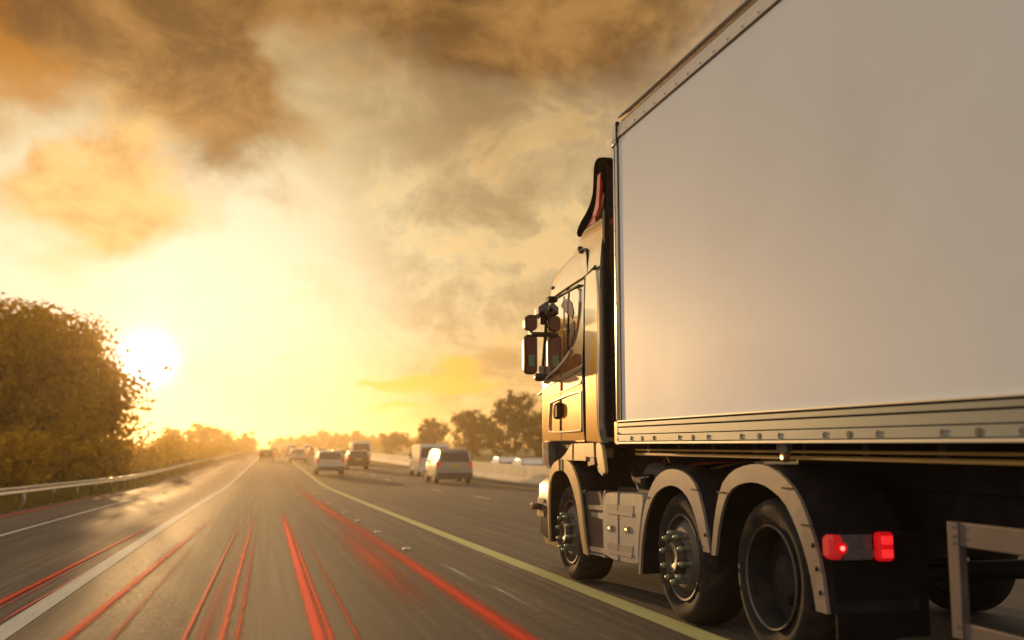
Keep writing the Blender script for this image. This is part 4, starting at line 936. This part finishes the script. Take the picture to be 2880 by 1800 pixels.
def leaves(centres, rad, n, size, seed):
    """n small quads gathered in clumps inside the given ellipsoids"""
    r = np.random.default_rng(seed); C_ = np.array(centres)[:, :3]; RR = np.array(rad)
    wts = np.prod(RR, axis=1); wts = wts / wts.sum()
    k = r.choice(len(C_), n, p=wts)
    d = r.normal(size=(n, 3)); d /= np.linalg.norm(d, axis=1)[:, None]
    # clump: pull leaves towards random twig centres
    rr = r.random(n) ** .42
    p = C_[k] + d * rr[:, None] * RR[k]
    nt = max(20, n // 70); tw = p[r.choice(n, nt)]
    ti = r.integers(0, nt, n); p = np.where((r.random(n) < .86)[:, None], tw[ti] + r.normal(size=(n, 3)) * (RR.mean() * .15 * (.6 + .8 * r.random(nt)))[ti][:, None], p)
    a = r.normal(size=(n, 3)); a /= np.linalg.norm(a, axis=1)[:, None]
    b = np.cross(a, r.normal(size=(n, 3))); b /= np.linalg.norm(b, axis=1)[:, None]
    s_ = size * (.6 + .8 * r.random(n))[:, None]
    V = np.stack([p - a * s_, p + b * s_ * .55, p + a * s_, p - b * s_ * .55], 1).reshape(-1, 3)
    return V, np.arange(4 * n).reshape(-1, 4)
def leaf_obj(name, V, F, m, parent=None, **props):
    if parent is not None: V = V - np.array(parent.get('_o', (0, 0, 0)))
    me = bpy.data.meshes.new(name); nv, nf = len(V), len(F)
    me.vertices.add(nv); me.vertices.foreach_set('co', V.astype(np.float32).ravel())
    me.loops.add(nf * 4); me.loops.foreach_set('vertex_index', F.astype(np.int32).ravel())
    me.polygons.add(nf); me.polygons.foreach_set('loop_start', np.arange(0, nf * 4, 4, dtype=np.int32))
    me.update(calc_edges=True); me.materials.append(m)
    o = bpy.data.objects.new(name, me); col.objects.link(o)
    if parent is not None: o.parent = parent
    return tag(o, **props)
def tree(x, y, h, w, n, size, m, label, base=None, seed=1, name='tree', group=None, trunk_r=None, low=.25, lobes=9, thin=1.0):
    rr = random.Random(seed); z0 = gz(y) + (base if base is not None else 0)
    t = empty(name, (x, y, z0), label=label, cat='tree' if name == 'tree' else 'bush', group=group)
    tr = trunk_r or h * .028
    cr = []; rd = []
    for i in range(lobes):
        a = rr.random() * 6.28; q = rr.random() ** .5; hh = low + (1 - low) * (.12 + .76 * (i + .5) / lobes)
        env = math.sin(math.pi * min(1, max(.12, (hh - low) / (1 - low) * .86 + .12))) ** .6
        ra = w * .5 * env; s_ = w * (.17 + .12 * rr.random())
        cr.append((x + math.cos(a) * (ra - s_ * .7) * (.35 + .65 * q), y + math.sin(a) * (ra - s_ * .7) * (.35 + .65 * q), z0 + h * hh)); rd.append((s_, s_, s_ * .85))
    cr.append((x, y, z0 + h * (low + (1 - low) * .55))); rd.append((w * .36, w * .36, h * (1 - low) * .36))
    V, F = leaves(cr, rd, n, size, seed)
    zmax = z0 + h; V[:, 2] = np.minimum(V[:, 2], zmax + (V[:, 2] - zmax) * .4)
    leaf_obj('crown', V, F, m, t)
    mb = MB().tube(smooth([(x, y, z0 - .2), (x + .02 * h, y, z0 + h * .22), (x - .01 * h, y + .02 * h, z0 + h * .5), (x + .01 * h, y, z0 + h * .82)], 1), tr, 8, tr * .2)
    for i, c in enumerate(cr[:-1]):
        s0 = (x, y, z0 + h * (.16 + .4 * rr.random() * (1 if c[2] > z0 + h * .5 else .5)))
        mid = tuple(s0[j] * .45 + c[j] * .55 + (.0, 0, -.03 * h)[j] for j in range(3))
        mb.tube(smooth([s0, mid, c], 1), tr * .42, 6, tr * .08)
        for q in range(3):
            e = tuple(c[j] + (rr.random() - .5) * 1.8 * rd[i][j] for j in range(3)); mb.tube([mid, c, e], tr * .14, 5, tr * .03)
    obj('trunk', mb, BARK, t, 60)
    return t
tree(-12.6, 62, 9.5, 12.6, 34000, .19, LEAF_A, 'big tree with the setting sun at its right edge', base=0, seed=3, low=.06, lobes=16)
tree(-18.5, 46, 6.7, 9.5, 16000, .17, LEAF_A, 'broad tree at the left edge of the view behind the guard rail', base=.1, seed=5, low=.05, lobes=13)
tree(-27, 66, 8.3, 11, 9000, .2, LEAF_A, 'tree behind the two big ones on the left', base=.1, seed=6, low=.08, lobes=12)
for i, (x, y, h, w) in enumerate([(-8.6, 24, 1.5, 2.8), (-10.5, 28, 2.2, 3.6), (-9.2, 33, 2.0, 3.4), (-11.5, 37, 2.8, 4.4), (-9.0, 41, 2.2, 3.6), (-8.4, 49, 2.3, 3.6), (-12, 22, 2.2, 3.8), (-8.2, 56, 2.3, 3.8), (-8.6, 64, 2.2, 4.2)]):
    ordn = ['low scrubby bush nearest the guard rail at the left edge', 'rounded bush second along behind the guard rail', 'low bush between two taller ones behind the guard rail', 'tallest bush under the left hand trees', 'bush in front of the big tree', 'bush at the foot of the big tree', 'large bush at the far left behind the first one', 'bush just beyond the big tree', 'last bush before the long low hedge'][i]
    tree(x, y, h, w, 2600, .09 if y < 40 else .12, LEAF_A, ordn, base=.05, seed=20 + i, name='bush', group='bushes along the left verge', low=.02, lobes=6, trunk_r=.05)
# long hedge into the distance
hc = []; hr = []
yy = 66.0; r_ = random.Random(4)
while yy < 420:
    s_ = 1.1 + r_.random() * .5 + yy * .002; hc.append((-9.0 + cx(yy) * .9 + r_.random(), yy, gz(yy) + .7 + .2 * r_.random() + yy * .0008)); hr.append((1.6, s_ * 2.2, s_)); yy += 2.4 + yy * .012
V, F = leaves(hc, hr, 26000, .17, 9)
leaf_obj('hedgerow', V, F, LEAF_A, None, label='long low golden hedge running beside the road into the distance', cat='hedge', kind='stuff')
for i, (x, y, h, w) in enumerate([(-11.2, 215, 6.2, 8.5), (-8.0, 240, 5.2, 9), (-3.6, 262, 5.0, 9), (-14.5, 198, 4.9, 8)]):
    tree(x, y, h, w, 2600, .28, LEAF_A, ['clump tree left of the vanishing point, tallest of its group', 'middle tree of the clump left of the vanishing point', 'tree of that clump nearest the vanishing point', 'tree on the outer left of the clump near the vanishing point'][i], base=0, seed=40 + i, group='tree clump left of the vanishing point', low=.03, lobes=9)
# right hand trees beyond the opposite carriageway
RT = 'trees on the bank beyond the barrier'
for i, (x, y, h, w, n, lb) in enumerate([
    (31.3, 125, 7.9, 7.2, 9000, 'tallest tree on the bank, right beside the lorry cab'), (37.5, 135, 6.2, 6.0, 4500, 'tree half hidden behind the lorry cab'), (29.6, 143, 6.0, 7.6, 8000, 'wide mid sized tree left of the tallest one'),
    (26.8, 160, 5.3, 6.4, 6000, 'rounded tree above the white panel van'), (34, 150, 5.0, 6.5, 4500, 'tree filling the gap between the two largest'), (26.8, 205, 3.6, 8.2, 5000, 'low dark tree between the van and the far wood')]):
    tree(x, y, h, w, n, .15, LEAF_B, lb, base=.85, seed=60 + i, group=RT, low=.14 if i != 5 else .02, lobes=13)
for i, (x, y) in enumerate([(29, 118), (27.5, 128), (33, 120), (30, 150), (27, 172), (36, 128)]):
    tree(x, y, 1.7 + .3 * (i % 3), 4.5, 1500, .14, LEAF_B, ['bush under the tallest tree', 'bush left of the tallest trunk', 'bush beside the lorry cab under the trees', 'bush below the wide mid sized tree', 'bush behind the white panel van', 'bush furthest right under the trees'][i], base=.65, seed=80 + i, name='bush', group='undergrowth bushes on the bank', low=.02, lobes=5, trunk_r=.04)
hc = []; hr = []
for i in range(70):
    y = 330 + r_.random() * 160; x = 4 + r_.random() * 66 + (y - 330) * .02
    hh = 3.2 + 1.6 * math.exp(-((x / y * 57.3 - 4.6) / 2.2) ** 2) + r_.random()
    hc.append((x, y, gz(y) + hh * .5 + .3)); hr.append((4.0 + 2 * r_.random(), 4, hh * .62))
V, F = leaves(hc, hr, 30000, .42, 12)
leaf_obj('wood', V, F, LEAF_B, None, label='far off wood closing the view at the end of the motorway', cat='wood', kind='stuff')
# far roadside sign
z_ = gz(300)
gs = empty('roadside_sign', (-4.4, 300, z_), label='dark rectangular sign on two posts beside the far tree clump', cat='road sign')
for x_ in (-6.0, -3.0): obj('post', MB().box(x_ - .08, x_ + .08, 300, 300.16, z_ - .2, z_ + 3.4), DARK, gs)
obj('sign_board', MB().box(-6.6, -2.4, 299.85, 299.97, z_ + 1.6, z_ + 3.5), mat('sign_back', (.08, .05, .02), .6), gs)

# ------------------------------------------------------------------ grass
def grass(name, n, fx, label, m):
    r = np.random.default_rng(33); f = r.random(n) ** 1.6; y = 6 + f * 110
    x, dz = fx(r, n)
    z = np.array([gz(a) for a in y]) + dz; xx = x + np.array([cx(a) for a in y])
    h = (.07 + .14 * r.random(n)) * (1 + y / 60); w = .008 + y * .0009
    a = r.random(n) * 3.14; lean = r.normal(size=(n, 2)) * .05
    p = np.stack([xx, y, z], 1); dv = np.stack([np.cos(a), np.sin(a), np.zeros(n)], 1) * w[:, None]
    tip = p + np.stack([lean[:, 0], lean[:, 1], h], 1)
    V = np.stack([p - dv, p + dv, tip + dv * .3, tip - dv * .3], 1).reshape(-1, 3)
    leaf_obj(name, V, np.arange(4 * n).reshape(-1, 4), m, None, label=label, cat='grass', kind='stuff')
GL = leafmat('dry_grass', (.12, .10, .03), (.20, .16, .05), .45)
grass('grass', 34000, lambda r, n: ((lambda x: (x, .12 - .14 * (x + 13) / 7.3))(-13 + 7.2 * r.random(n))), 'rough dry grass on the left verge', GL)

# ------------------------------------------------------------------ haze
hz = obj('haze', MB().box(-450, 450, -60, 1230, -3.5, 19), None, None, 0, kind='stuff') if False else None
me = bpy.data.meshes.new('haze'); b_ = MB().box(-450, 450, -60, 1230, -3.5, 19); me.from_pydata(b_.v, [], b_.f)
hz = bpy.data.objects.new('haze', me); col.objects.link(hz); hz['kind'] = 'stuff'; hz['label'] = 'thin golden evening haze over the whole motorway'; hz['category'] = 'haze'
hm = bpy.data.materials.new('haze'); hm.use_nodes = True; ht = hm.node_tree; ht.nodes.clear()
pv = ht.nodes.new('ShaderNodeVolumePrincipled'); pv.inputs['Color'].default_value = (1.0, .80, .48, 1); pv.inputs['Density'].default_value = .0009; pv.inputs['Anisotropy'].default_value = .74
ho = ht.nodes.new('ShaderNodeOutputMaterial'); ht.links.new(pv.outputs[0], ho.inputs['Volume'])
me.materials.append(hm)
for o in bpy.data.objects:
    if '_o' in o: del o['_o']
